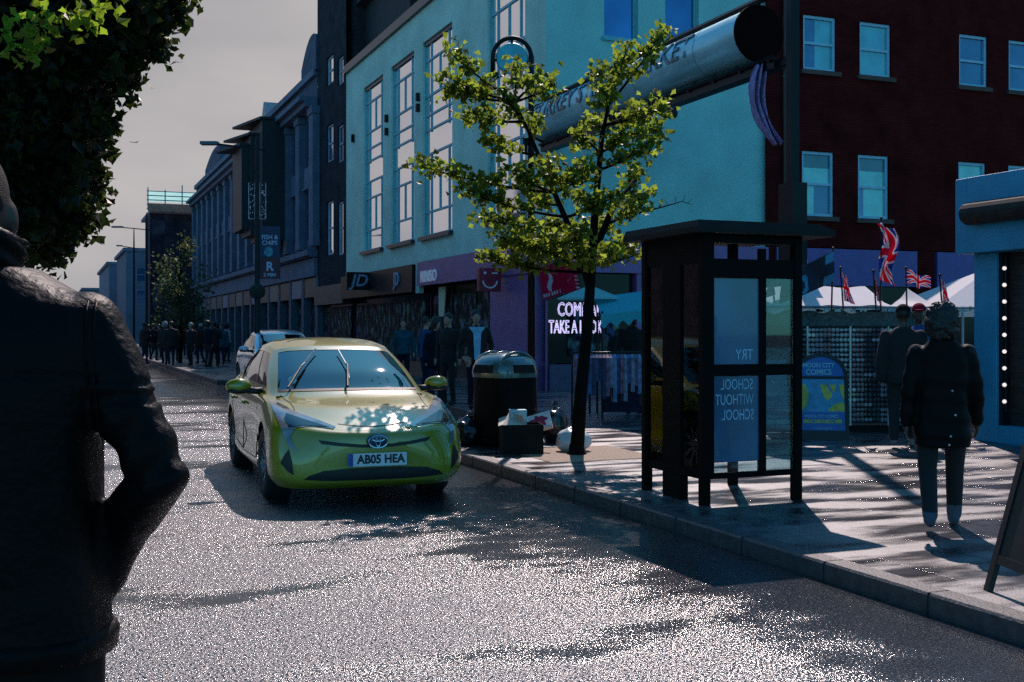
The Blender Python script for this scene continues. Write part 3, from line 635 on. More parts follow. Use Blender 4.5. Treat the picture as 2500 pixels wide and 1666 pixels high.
# ---------------------------------------------------------------- market gate sign
pg=10.85; sR=15.95; sL=24.7; zg=6.43; RG=.44
t=thing('market_gate_sign','long steel drum sign reading street market, spanning the side street on a black rail','sign',S(sR,pg,0),STREET)
Lg=sL-sR; steel=mat('brushed steel drum',(.28,.58,.62),.4,metal=.35,vary=.25,scale=2,stretch=(.4,3,3),bump=.05,bscale=30)
def cyl(mb,x0,x1,r,z,n=40):
    vs=[];fs=[]
    for x in (x0,x1):
        for k in range(n): q=2*math.pi*k/n; vs.append((x,r*math.cos(q),z+r*math.sin(q)))
    for k in range(n): k2=(k+1)%n; fs.append((k,k2,n+k2,n+k))
    mb.add(vs,fs)
m=MB(); cyl(m,0,Lg,RG,zg); m.build('drum',steel,t,smooth=True)
for x in (1.35,3.6,5.9,8.1): m=MB(); cyl(m,x,x+.03,RG+.008,zg); m.build('seam_band',steel,t)
for x in (-.04,Lg-.02):
    m=MB(); cyl(m,x,x+.06,RG+.03,zg); m.add([(x,(RG+.03)*math.cos(q),zg+(RG+.03)*math.sin(q)) for q in np.linspace(0,2*math.pi,40,endpoint=False)],[tuple(range(40))]); m.build('end_disc',mat('drum end',(.008,.003,.003),.9,spec=.04),t)
m=MB(); m.tube([(-.5,.0,zg+RG+.1),(Lg,.0,zg+RG+.1)],.06,6)
for x in np.linspace(0,Lg,14): m.box(x-.02,x+.02,-.03,.03,zg+RG,zg+RG+.06)
m.build('rail',black,t)
m=MB(); m.box(-.6,Lg,-.12,.12,zg-RG-.26,zg-RG-.1); m.tube([(-.6,.14,zg-RG-.09),(Lg,.14,zg-RG-.09)],.04,6)
for x in np.linspace(-.5,Lg-.1,12): m.box(x-.03,x+.03,.0,.16,zg-RG-.15,zg-RG-.095)
for x in np.linspace(0,Lg,14): m.box(x-.02,x+.02,-.03,.03,zg-RG-.1,zg-RG)
m.build('rail',black,t)
m=MB(); m.box(-1.0,-.87,-.08,.08,PAVE,9.5); m.box(-.84,-.5,-.05,.05,zg-RG-.24,zg-RG-.12); m.build('column',black,t)
m=MB(); m.box(-1.12,-.74,-.14,.13,PAVE,3.85); m.build('column_casing',black,t)
vs,fs=text_geo('SURREY STREET MARKET',.56,.9,.05,weight=.006)
w0=min(v[0] for v in vs); w1=max(v[0] for v in vs); ac0,ac1=-(Lg-.3),-1.45
m=MB(MF)
m.add([( ac0+(x-w0)/(w1-w0)*(ac1-ac0), zg+(RG+.004+z)*math.sin(.25+y/RG), (RG+.004+z)*math.cos(.25+y/RG)) for x,y,z in vs],fs)
m.build('raised_letters',mat('steel letters',(.07,.13,.17),.35,metal=.6),t)
# cloth tied to its end
def cloth(fn,nu,nv,name,mats,parent=None,pick=None,thick=.004):
    m=MB(); m.grid(fn,nu,nv)
    if pick:
        m.m=[pick((i+.5)/nu,(j+.5)/nv) for i in range(nu) for j in range(nv)]
    o=m.build(name,mats,parent,smooth=True,norm=False); s=o.modifiers.new('thick','SOLIDIFY'); s.thickness=thick; return o
top=S(sR-.25,pg-.12,zg-RG-.15)
def drape(q,w):
    wd=(.16+.15*math.sin(min(1,w*1.6)*math.pi*.6))*(1-.45*w*w)+.03*math.sin(w*9)
    return (top.x+.32*w*w-.12*math.sin(w*2.6)+(q-.5)*wd, top.y+.09*math.sin(q*19+w*3)+.04*math.sin(w*12+q*5), top.z-1.26*w+.04*math.sin(q*13))
tag(cloth(drape,40,30,'hanging_cloth',mat('faded mauve cloth',(.3,.2,.38),.9,vary=.6,scale=16,stretch=(3,3,.6))),'faded mauve cloth hanging in a twist from the end of the steel drum sign','cloth')

# ---------------------------------------------------------------- flags
def canvas(name,c,tr=.35):
    m=bpy.data.materials.new(name); m.use_nodes=True; t_=m.node_tree; b=t_.nodes['Principled BSDF']; o=t_.nodes['Material Output']; b.inputs['Base Color'].default_value=(*c,1); b.inputs['Roughness'].default_value=.7; b.inputs['Specular IOR Level'].default_value=.1
    tr_=N(t_,'ShaderNodeBsdfTranslucent'); tr_.inputs[0].default_value=(*c,1); x=N(t_,'ShaderNodeMixShader'); x.inputs[0].default_value=tr
    t_.links.new(b.outputs[0],x.inputs[1]); t_.links.new(tr_.outputs[0],x.inputs[2]); t_.links.new(x.outputs[0],o.inputs[0]); return m
fw_=canvas('flag white',(.75,.7,.72),.5); fr_=canvas('flag red',(.75,.02,.06),.5); fb_=canvas('flag blue',(.03,.06,.38),.5)
def jack(q,w):
    x=(q-.5)*2*1.667; y=(w-.5)*2
    if abs(x)<.2 or abs(y)<.2: return 1
    if abs(x)<.34 or abs(y)<.34: return 0
    k=y/x*1.667; d=abs(abs(y)-abs(x)/1.667)/math.hypot(1,.6)
    if d<.085: return 1
    if d<.23: return 0
    return 2
def flag(label,pole0,pole1,fn,nu=46,nv=28,group='union flags on the market stalls',pick=jack,mats=None):
    t=thing('flag',label,'flag',pole0,0,group); o0=Vector(pole0)
    m=MB(); m.tube([(0,0,0),Vector(pole1)-o0],.012,6); m.ell(Vector(pole1)-o0,(.022,.022,.022),8,5); m.build('pole',dark,t)
    cloth(lambda q,w:Vector(fn(q,w))-o0,nu,nv,'flag_cloth',mats or [fw_,fr_,fb_],t,pick,.003); return t
YS=15.6
def px(u,v,Y=YS): return P(u,v,Y)
# the tall limp one
a=px(2150,760); b=px(2152,533)
def f1(q,w):
    c=px(2152+8*q,548,YS); s=.8*w
    return (c.x-.06+.22*q*(.75+.3*math.sin(w*7))+.03*math.sin(w*5)+.09*w*(1-.6*w), c.y-.08*math.sin(q*9+w*8)-.03, c.z-.0-.78*w-.05*q+.03*math.sin(q*6))
flag('tall limp union flag hanging from the highest pole above the white awning',a,b,lambda q,w:f1(w,q))
a=px(2214,752); b=px(2212,655)
flag('union flag blown out flat, its cross fully spread, above the awning',a,b,lambda q,w:(px(2212,655).x+.32*q, YS-.02-.05*math.sin(q*7), px(2212,655).z-.03-.19*w*(1-.15*q)-.1*q+.02*math.sin(q*9)))
def small(u,v0,v1,lab,lean=1,wid=.12,Y=YS-.15):
    a=px(u+3,v1+18,Y); b=px(u-4,v0,Y)
    flag(lab,a,b,lambda q,w:(px(u-3,v0,Y).x+wid*w*(.5+.6*q)*lean+.05*q, Y-.02-.03*math.sin(w*8+q*5), px(u,v0,Y).z-.06-(v1-v0-14)*Y/F*q-.05*w),30,20)
small(2056,655,738,'small furled union flag on the middle of the white awning')
small(2136,662,738,'small furled union flag to the left of the tall limp flag',.6,.07)
small(2298,672,745,'small union flag with a dark red fold near the blue green shop',.9,.11)
small(1888,680,722,'small union flag seen through the glass of the phone kiosk',-1,.13,YS-.3)
a=P(1690,720,17.5); b=P(1690,575,17.5)
flag('red and white flag edge seen through the top of the phone kiosk',a,b,lambda q,w:(b.x+.14*q,17.5-.03*math.sin(q*8),b.z-.05-.3*w-.06*q),24,16)
# black flag with a pale shape
a=px(2030,760,15.6); b=px(2034,607,15.6)
fk_=[mat('black flag',(.008,.012,.03),.7),mat('pale flag figure',(.05,.22,.35),.7)]
def pick2(q,w): return 1 if (.45<q<.62 and .35<w<.95 and abs(q-.53-.05*math.sin(w*7))<.055) or (q<.16 and math.sin(w*9)>.2) else 0
flag('black flag with a pale figure, drooping left of its pole above the awning',a,b,lambda q,w:(b.x-.72*q, 15.6-.06*math.sin(q*8+w*3), b.z-.02-.4*q-.45*w*(1-.25*q)),30,24,None,pick2,fk_)
# red flag with a white bird
a=P(1425,760,21.); b=P(1408,628,21.)
rd=[canvas('crimson flag',(.6,.012,.06),.5),canvas('pale flag crest',(.6,.5,.58),.5),mat('dark flag edge',(.1,.02,.06),.7)]
def pick3(q,w):
    x,y=(q-.72)/.13,(w-.52)/.26
    if abs(x-.25*math.sin(y*3))<.55-.35*abs(y) and abs(y)<1: return 1
    if .8<w<.9 and .5<q<.93 and math.sin(q*90)>-.3: return 1
    if q<.1 and math.sin(w*55)>.4: return 1
    return 2 if q>.96 or w>.96 else 0
flag('crimson flag with a pale long legged bird crest, hung aslant behind the young tree',a,b,lambda q,w:(b.x-.02-.72*q+.1*w,21-.05*math.sin(q*7),b.z-.05-.06*q-.62*w-.28*q*.2+.03*math.sin(q*5)),48,40,None,pick3,rd)

# ---------------------------------------------------------------- sunglasses stall
ground_y=15.9
wcan=canvas('white awning',(.8,.76,.75)); tcan=canvas('teal awning',(.06,.5,.58))
base=P(2045,805,ground_y); base.z=PAVE
t=thing('market_stall','market stall of sunglasses racks under a white awning behind the walking woman','market stall',base)
def X_(u,Y=ground_y): return (u-1250)*Y/F-base.x
def Z_(v,Y=ground_y): return H+(805-v)*Y/F-PAVE
m=MB(); m.box(X_(1868),X_(2235),.1,1.4,.0,Z_(1040)); m.build('table_skirt',mat('black cloth',(.008,.008,.009),.9,bump=.3),t)
m=MB(); m.box(X_(1868),X_(2235),.06,.1,Z_(1035),Z_(797)); m.build('rack_board',mat('black rack board',(.01,.012,.016),.7),t)
m=MB(); m.box(X_(1868),X_(2268),.02,.05,Z_(796),Z_(757)); m.build('header_panel',mat('grey mesh panel',(.03,.08,.09),.8,vary=.5,scale=20),t)
m=MB()
for u in (1973,2078,2171): m.box(X_(u)-.012,X_(u)+.012,.03,.058,Z_(1040),Z_(797))
m.build('rack_rail',mat('chrome',(.3,.33,.36),.3,metal=.8),t)
def awn(q,w):
    return (X_(1955+395*q),-.15+1.0*w,Z_(752)+(.02*math.sin(q*40) if w<.05 else 0)+(.30*w)+.015*math.sin(q*23+w*4))
m=MB(); m.grid(lambda q,w:(X_(1790+370*q),-.2+1.1*w,Z_(748)+.3*w+.012*math.sin(q*23+w*4)+.0),40,8)
m.grid(lambda q,w:(X_(1790+370*q),-.2-.002*w,Z_(748)-.07*w*(1+.6*math.sin(q*31)*math.sin(q*7))),60,2); o=m.build('awning',wcan,t,smooth=True,norm=False)
m=MB(); m.grid(lambda q,w:(X_(2160+110*q),-.1+1.0*w,Z_(750-4*q)+(.26-.25*math.sin(q*math.pi))*w+.01*math.sin(q*20)),24,8); m.build('awning',wcan,t,smooth=True,norm=False)
m=MB(); m.tube([(X_(1790),-.22,Z_(749)),(X_(2362),-.22,Z_(753))],.018,6)
for u in (1868,2075,2160,2270,2355): m.tube([(X_(u),-.2,Z_(749)),(X_(u),-.2,Z_(760))],.02,6); 
for u in (1868,2235,2350): m.tube([(X_(u),.0,.0),(X_(u),.0,Z_(749))],.02,6)
for i in range(26): 
    x=random.uniform(X_(1960),X_(2330)); m.box(x,x+random.uniform(.02,.12),-.24,-.2,Z_(762),Z_(762)+random.uniform(.02,.05))
m.build('frame',mat('galvanised tube',(.25,.3,.33),.4,metal=.6),t)
# sunglasses, one thing each
def shades(lens, fr_c):
    m=MB()
    for sx in (-1,1):
        m.cur=0; m.lathe([(0,.004),(.024,.003),(.029,.0)],12,(sx*.036,0,0),1.15,.85)
        m.cur=1; m.tube([(sx*.036+.035*math.cos(q),.026*math.sin(q),0) for q in np.linspace(0,2*math.pi,13)],.0045,4,False); m.box(min(sx*.068,sx*.074),max(sx*.068,sx*.074),.005,.014,-.04,.004)
    m.box(-.01,.01,.004,.012,-.003,.004); m.v=[(x,-z,y) for x,y,z in m.v]
    o=m.build('sunglasses',[lens,fr_c]); return o
lens=[mat('lens %d'%i,tuple(x*.95 for x in c),.12,spec=.5,vary=0) for i,c in enumerate([(.05,.06,.08),(.22,.26,.32),(.35,.38,.4),(.2,.12,.16),(.5,.45,.1),(.1,.4,.45),(.35,.08,.25),(.7,.72,.65)])]
frames_=[mat('specs frame %d'%i,tuple(x*.5 for x in c),.35,metal=.2,vary=0) for i,c in enumerate([(.3,.33,.38),(.03,.03,.04),(.4,.3,.32)])]
protos=[shades(lens[i],frames_[[1,0,0,2,0,0,2,0][i]]) for i in range(8)]
names=['dark','smoky grey','pale grey','plum tinted','yellow tinted','turquoise tinted','pink tinted','clear silvery']
k_=0
for ci,u in enumerate(np.linspace(1962,2222,14)):
    ck=random.choices(range(4),[4,4,2,2])[0]
    for ri in range(19):
        i=ck if random.random()<.75 else random.choices(range(8),[5,4,2,2,.6,.6,.5,.7])[0]
        if ci==11 and ri<5: i=[7,4,5,5,4][ri]
        if ci==6 and 11<ri<15: i=[7,4,7][ri-12]
        o=protos[i] if not protos[i].get('label') else protos[i].copy()
        if o.name not in COL.objects: COL.objects.link(o)
        o.location=(base.x+X_(u)+random.uniform(-.006,.006), base.y+.045, PAVE+Z_(806+ri*12.2)); o.rotation_euler=(0,random.uniform(-.05,.05),0); o.scale=(.82,.82,random.uniform(.8,1.15))
        tag(o,names[i]+' sunglasses hung in a column on the black rack of the stall','sunglasses','sunglasses on the stall racks')
for o in protos:
    if not o.get('label'): bpy.data.objects.remove(o)
# a second tent to the right of it, and small teal stalls behind the tree
c=P(2345,805,17.); c.z=PAVE
t=thing('market_tent','white pitched market tent beside the blue green shop','market tent',c)
m=MB(); zb=H+(752-752)*0+ (805-752)*17/F-PAVE; zt_=H+(805-655)*17/F-PAVE
m.add([(-.5,-.4,zb),(2,-.4,zb),(2,2.4,zb),(-.5,2.4,zb),(.9,1,zt_+.08)],[(0,1,4),(1,2,4),(2,3,4),(3,0,4)]); m.quad((-.5,-.4,zb),(2,-.4,zb),(2,-.4,zb-.14),(-.5,-.4,zb-.14)); m.build('tent_roof',wcan,t,norm=False)
m=MB(); 
for x,y in ((-.48,-.38),(1.98,-.38),(1.98,2.38),(-.48,2.38)): m.tube([(x,y,0),(x,y,zb)],.025,6)
m.build('pole',dark,t)
def teal_stall(label,u,Y,w,v0,v1,slant):
    c=P(u,805,Y); c.z=PAVE; t=thing('market_stall',label,'market stall',c); z0_=H+(805-v1)*Y/F-PAVE; z1_=H+(805-v0)*Y/F-PAVE
    m=MB(); m.add([(-w/2,-.3,z0_-slant),(w/2,-.3,z0_),(w/2,1.2,z1_+.2),(-w/2,1.2,z0_+.2)],[(0,1,2,3)]); m.grid(lambda q,s:(-w/2+w*q,-.302,z0_-slant*(1-q)-.22*s*(.8+.2*math.sin(q*30))),30,1); m.build('awning',tcan,t,norm=False)
    m=MB(); m.box(-w/2,w/2,-.2,.9,.65,.75)
    for x in (-w/2+.03,w/2-.03):
        for y in (-.2,.9): m.tube([(x,y,0),(x,y,z0_-slant*.5)],.02,6)
    m.build('frame',dark,t)
    m=MB(); m.box(-w/2+.02,w/2-.02,-.21,-.2,.1,.74); m.build('table_skirt',mat('dark blue cloth',(.01,.015,.04),.9),t)
    return t
teal_stall('market stall under a small turquoise awning behind the phone kiosk',1535,18.6,.95,733,752,.12)
c=P(1440,805,19.6); c.z=PAVE; t=thing('parasol','pale turquoise parasol behind the trunk of the young tree','parasol',c)
m=MB(); z_=H+(805-728)*19.6/F-PAVE; m.lathe([(0,z_+.22),(.55,z_),(.56,z_-.03)],8); m.build('canopy',canvas('pale teal cloth',(.25,.6,.58)),t,norm=False); m=MB(); m.tube([(0,0,0),(0,0,z_+.25)],.02,6); m.build('pole',dark,t)
# rack of clothes and bags
c=P(1495,805,17.6); c.z=PAVE; t=thing('clothes_rack','rail crowded with blue and grey garments beside the young tree','clothes rack',c)
m=MB(); wr=.62
m.tube([(-wr,0,0),(-wr,0,1.08),(wr,0,1.08),(wr,0,0)],.018,6); m.tube([(-wr,-.25,.02),(-wr,.25,.02)],.018,6); m.tube([(wr,-.25,.02),(wr,.25,.02)],.018,6); m.build('rail',dark,t)
gm=[mat('garment %d'%i,c_,.85,vary=.5,scale=12) for i,c_ in enumerate([(.05,.1,.22),(.12,.2,.34),(.2,.22,.3),(.03,.04,.09),(.18,.1,.16)])]
for i in range(22):
    x=-wr+.05+i*(2*wr-.1)/21; h=random.uniform(.4,.8); d=random.uniform(.14,.2)
    m=MB(); m.add([(x-.02,-d*.3,1.05),(x+.02,-d*.3,1.05),(x+.02,d*.3,1.05),(x-.02,d*.3,1.05),(x-.025,-d,1.0),(x+.025,-d,1.0),(x+.025,d,1.0),(x-.025,d,1.0),(x-.03,-d*.9,1.05-h),(x+.03,-d*.9,1.05-h),(x+.03,d*.9,1.05-h),(x-.03,d*.9,1.05-h)],
      [(0,1,2,3),(0,4,5,1),(1,5,6,2),(2,6,7,3),(3,7,4,0),(4,8,9,5),(5,9,10,6),(6,10,11,7),(7,11,8,4),(8,11,10,9)]); m.build('garment',gm[random.randrange(5)],t)

# ---------------------------------------------------------------- pavement boards
def arch(w,h0,h1,n=14): return [(-w,0),(w,0)]+[(w*math.cos(q),h0+(h1-h0)*math.sin(q)) for q in np.linspace(0,math.pi,n)]
c=G(2008,1074,PAVE); t=thing('pavement_sign','black arched pavement sign with blue and yellow comic shop posters, beside the kiosk post','pavement sign',c,-.12)
fr2=mat('black board',(.006,.006,.007),.5)
LEAN=Matrix.Rotation(R(-9),4,'X')
Mb=LEAN@MC; Mk=Matrix.Translation((0,.36,0))@Matrix.Rotation(R(9),4,'X')@MC
m=MB(Mb); m.prism(arch(.34,.82,1.14),-.02,.0); m.build('board',fr2,t); m=MB(Mk); m.prism(arch(.34,.82,1.1),-.02,.0); m.build('board',fr2,t)
blu=mat('poster blue',(.02,.12,.42),.45,vary=.15); yel=mat('poster yellow',(.55,.5,.06),.45,vary=.3,scale=9); lbl=mat('poster light blue',(.05,.3,.5),.45,vary=.3,scale=9); ptx=mat('poster print',(.25,.55,.6),.5,vary=0)
m=MB(Mb); m.prism([(-.29,.83),(.29,.83)]+[(.29*math.cos(q),.83+.25*math.sin(q)) for q in np.linspace(.12,math.pi-.12,12)],.0,.004); m.box(-.29,.29,.12,.36,0,.004)
m.cur=1; m.box(-.29,.29,.36,.79,0,.004); m.cur=2
for poly in ([(-.29,.72),(-.2,.72),(-.16,.6),(-.19,.45),(-.25,.38),(-.29,.38)],[(-.02,.72),(.06,.72),(.14,.58),(.08,.5),(.03,.56)],[(.1,.72),(.19,.72),(.16,.6)],[(.22,.72),(.29,.72),(.29,.52),(.25,.6)],[(.29,.37),(.08,.37),(.14,.45),(.24,.49),(.29,.47)]): m.prism(poly,.004,.006)
m.box(-.24,.25,.215,.26,.004,.007); m.build('poster',[blu,lbl,yel],t)
m=MB(Mb); put_text(m,'MOON CITY',-.03,.97,.006,.085,.85,.004,weight=.002); put_text(m,'COMICS',-.03,.88,.006,.105,.85,.004,weight=.003); put_text(m,'MOON CITY COMICS',0,.3,.006,.06,.75,.004,weight=.001)
put_text(m,'www.mooncitycomics',0,.15,.006,.035,.8,.003); m.build('lettering',ptx,t)
m=MB(Mb); put_text(m,'COMICS  TOYS  GAMES',0,.237,.0075,.04,.85,.002,weight=.001); m.build('lettering',blu,t)
def aboard(label,c,rz,w,h,fm,lean=10,panel=True):
    t=thing('pavement_sign',label,'pavement sign',c,rz)
    A=Matrix.Rotation(R(-lean),4,'X')@MC; B=Matrix.Translation((0,2*h*math.sin(R(lean)),0))@Matrix.Rotation(R(lean),4,'X')@MC
    for Q in (A,B):
        m=MB(Q); m.box(-w,-w+.05,0,h,-.03,0); m.box(w-.05,w,0,h,-.03,0); m.box(-w+.05,w-.05,h-.05,h,-.029,-.001); m.box(-w+.05,w-.05,.16,.21,-.029,-.001); m.build('frame',fr2,t)
        if panel: m=MB(Q); m.box(-w+.05,w-.05,.21,h-.05,-.02,-.008); m.build('panel',fm,t)
    return t
aboard('plain teal pavement sign seen through the kiosk glass',G(1893,1085,PAVE),.05,.24,1.12,mat('teal board',(.03,.16,.19),.4,vary=.3))
bsg=aboard('small blue pavement sign behind the dome topped bin',P(1203,805,17.2)*1,.0,.22,.95,mat('blue board',(.015,.03,.12),.4)); bsg.location.z=PAVE
aboard('wooden framed black pavement sign at the right edge of the pavement',G(2462,1468,PAVE),R(-84),.26,.95,mat('chalk board',(.01,.012,.012),.6,vary=.5),16)

# ---------------------------------------------------------------- blue green shop unit on the right
c=G(2392,1076,PAVE); c.z=PAVE
t=thing('market_kiosk','blue green shop unit with deep fascia and a string of bulbs in its window','kiosk',c,STREET)
bt=mat('blue green paint',(.02,.25,.4),.5,vary=.15,scale=2)
Yk=c.y; fz0=H+(805-620)*Yk/F-PAVE; fz1=H+(805-437)*Yk/F-PAVE
m=MB(MF); m.box(-.0,3.2,fz0,fz1,-3,.22); m.box(-.2,-.0,fz0+.0,fz1-.001,-3,.219); m.build('fascia',bt,t,bevel=.01)
m=MB(MF); m.box(-.08,.3,0,fz0-.003,-.3,.02); m.build('corner_post',bt,t,bevel=.008)
m=MB(MF); m.box(.3,3.2,0,.22,-.3,.0); m.build('plinth',bt,t)
m=MB(MF); m.box(.3,.36,.22,fz0-.002,-.2,-.02); m.box(.86,.92,.22,fz0-.002,-.2,-.02); m.build('window_frame',dark,t)
m=MB(MF); m.box(.92,3.2,.22,fz0-.002,-.18,-.14); m.build('shop_window',glass_dark,t)
m=MB(MF); m.box(.36,.86,.22,fz0-.002,-.18,-.15); m.build('side_panel',mat('dark slatted panel',(.03,.022,.02),.6,vary=.6,scale=12,stretch=(.3,.3,5)),t)
goods(MF,.95,3,.3,fz0-.4,-.135,[(.1,.2,.3),(.3,.3,.32),(.12,.05,.15),(.05,.07,.1)],40,t)
m=MB(MF); zr_=H+(805-527)*Yk/F-PAVE; m.tube([(.12,zr_,.3),(3.2,zr_+.0,.3)],.145,16); m.ell((.12,zr_,.3),(.09,.145,.145),14,8); m.build('rolled_blind',mat('dark brown canvas',(.02,.012,.008),.8,vary=.5,scale=9),t)
t2=thing('string_lights','vertical string of nine round lit bulbs in the blue green shop window','string lights',c,STREET)
bul=mat('lit bulb',(.9,.8,.75),.3,vary=0,emit=(1,.85,.8),estr=.9)
m=MB(MF); m.tube([(.43,fz0-.05,.0),(.43,.4,.0)],.008,5); m.build('cable',dark,t2)
for i in range(9):
    m=MB(MF); m.ell((.43,H+(805-(656+i*40.5))*(Yk-.35)/F-PAVE,.02),(.026,.026,.026),12,8); m.build('bulb',bul,t2,smooth=True)
m=MB(MF); 
c2=P(2462,372,24.5)
# ---------------------------------------------------------------- litter bin and rubbish
c=G(1233,1086,PAVE); t=thing('litter_bin','large black litter bin with a shiny ribbed dome top, beside the kerb','litter bin',c,STREET+.35)
def sq(r,n=28,k=.32): 
    o=[]
    for i in range(n):
        q=2*math.pi*i/n; cx,sx_=math.cos(q),math.sin(q); o.append((r*math.copysign(abs(cx)**(k*2),cx), r*math.copysign(abs(sx_)**(k*2),sx_)))
    return o
def loft(mb,rings):
    n=len(rings[0][0]); vs=[(x,y,z) for pl,z in rings for x,y in pl]; fs=[(i*n+k,i*n+(k+1)%n,(i+1)*n+(k+1)%n,(i+1)*n+k) for i in range(len(rings)-1) for k in range(n)]
    fs.append(tuple((len(rings)-1)*n+k for k in range(n))); mb.add(vs,fs)
m=MB(); loft(m,[(sq(.31),0),(sq(.34),.05),(sq(.345),.84)]); m.build('body',mat('black bin plastic',(.002,.0025,.003),.55,vary=.3,spec=.1,bump=.1),t,smooth=False)
m=MB(); loft(m,[(sq(.36),.842),(sq(.365),.9),(sq(.355),.97),(sq(.325),1.04),(sq(.26),1.1),(sq(.16),1.135),(sq(.05),1.145)]); m.build('dome',mat('shiny green grey dome',(.05,.1,.1),.22,spec=.8,coat=.6),t,smooth=True)
m=MB()
for q in (-.5,0,.5): m.tube([(q*.45,.31*math.cos(w)*.98,.93+.22*math.sin(w)) for w in np.linspace(.25,math.pi-.25,12)],.02,6)
m.build('rib',mat('shiny green grey dome',(.05,.1,.1),.22),t,smooth=True)
m=MB()
for k in range(4): 
    q=math.pi/2*k; Q=Matrix.Rotation(q,3,'Z'); vs=[Q@Vector(v) for v in ((.33,-.17,.9),(.33,.17,.9),(.33,.17,1.0),(.33,-.17,1.0),(.373,-.17,.9),(.373,.17,.9),(.36,.15,1.0),(.36,-.15,1.0))]
    m.add(vs,[(0,3,2,1),(4,5,6,7),(0,1,5,4),(1,2,6,5),(2,3,7,6),(3,0,4,7)])
m.build('opening',mat('bin hole',(.002,.002,.002),.9),t)
def bag(label,c,r,m_,rz=0,knot=True,seed=0):
    mb=MB(); mb.ell((0,0,r[2]*.8),r,34,24); rnd=random.Random(seed); off=Vector((rnd.uniform(0,50),rnd.uniform(0,50),0))
    out=[]
    for v in mb.v:
        p=Vector(v); nz=p.z/(2*r[2]); d=noise.noise(p*7+off)*.16+noise.noise(p*17+off)*.12+abs(noise.noise(p*30+off))*.1
        q=p-Vector((0,0,r[2]*.6)); p=Vector((0,0,r[2]*.6))+q*(1+d); 
        if nz>.72: k=(nz-.72)/.28; p.x*=1-.6*k; p.y*=1-.6*k
        p.z=max(p.z,0); out.append(tuple(p))
    mb.v=out
    if knot: mb.tube([(0,0,r[2]*1.6),(.02,.01,r[2]*1.85),(.05,.0,r[2]*2.0)],[.03,.022,.05],8)
    o=mb.build('rubbish_bag',m_,None,smooth=True); o.location=c; o.rotation_euler=(0,0,rz); return tag(o,label,'rubbish bag',None)
bb_=mat('black bin liner',(.006,.006,.007),.22,spec=.7,vary=.2); wbm=mat('white bin liner',(.6,.62,.62),.35,vary=.1)
bag('shiny black rubbish bag slumped against the left side of the bin',G(1141,1086,PAVE),(.17,.17,.2),bb_,.3,seed=1)
bag('shiny black rubbish bag behind the cardboard box',G(1352,1080,PAVE),(.19,.17,.25),bb_,1.1,seed=2)
bag('white tied rubbish bag leaning on the tree trunk',G(1400,1102,PAVE),(.2,.15,.15),wbm,.2,seed=3)
c=G(1272,1106,PAVE); t=thing('cardboard_box','open cardboard box of rubbish in front of the bin','cardboard box',c,.12)
card=mat('shaded cardboard',(.016,.014,.012),.9,vary=.3,spec=.1); cardin=mat('sunlit cardboard flap',(.5,.45,.38),.8,vary=.15)  # box body has shade put into its colour, flaps have sunlight
m=MB(); w_,d_,h_=.235,.2,.34
for b in ((-w_,w_,-d_,-d_+.012,0,h_),(-w_,w_,d_-.012,d_,0,h_),(-w_,-w_+.012,-d_+.013,d_-.013,0,h_),(w_-.012,w_,-d_+.013,d_-.013,0,h_),(-w_+.013,w_-.013,-d_+.013,d_-.013,0,.012)): m.box(*b)
m.build('box_body',card,t)
m=MB(); m.add([(-w_,-d_,h_),(.02,-d_,h_),(-.02,-d_-.05,h_+.11),(-w_+.1,d_*.2,h_+.13)],[(0,1,2,3)]); m.add([(-w_-.05,-d_,h_-.015),(-w_,-d_,h_),(-w_+.12,d_,h_+.08),(-w_,d_,h_+.04)],[(0,1,2,3)]); o=m.build('flap',cardin,t); q=o.modifiers.new('thick','SOLIDIFY'); q.thickness=.006
m=MB(); m.box(-.13,.06,-.06,.1,h_-.05,h_+.16); m.build('carton',mat('pale blue carton',(.3,.5,.52),.5,vary=.5,scale=18),t)
c=G(1315,1100,PAVE)+Vector((.0,.0,.34)); t=thing('takeaway_carton','open white takeaway carton with a red stained lid on top of the cardboard box','carton',c,.3)
Tm=Matrix.Rotation(R(52),4,'X')@Matrix.Rotation(R(-28),4,'Y')
m=MB(Tm); m.box(-.15,.15,-.11,.11,-.02,0); m.box(-.15,.15,-.13,-.111,-.02,.05); m.box(-.17,-.151,-.11,.11,-.02,.05); m.build('lid',mat('white card',(.7,.62,.6),.6),t)
m=MB(Tm); pts=[(.1*math.cos(q)*(1+.3*math.sin(q*5)),.075*math.sin(q)*(1+.25*math.cos(q*7))) for q in np.linspace(0,2*math.pi,26,endpoint=False)]; m.prism(pts,.001,.004); m.build('sauce_stain',mat('red sauce',(.35,.01,.04),.4,vary=.3),t)
bgl=MB(); bgl.lathe([(0,.012),(.09,.016),(.1,.02),(.09,.01),(0,.004)],20); o=bgl.build('paper_plate',mat('white card',(.7,.62,.6),.6)); o.location=G(1352,1072,PAVE)+Vector((0,-.15,.22)); o.rotation_euler=(R(-20),.1,0); tag(o,'white paper plate lying on the black bag beside the tree','plate')

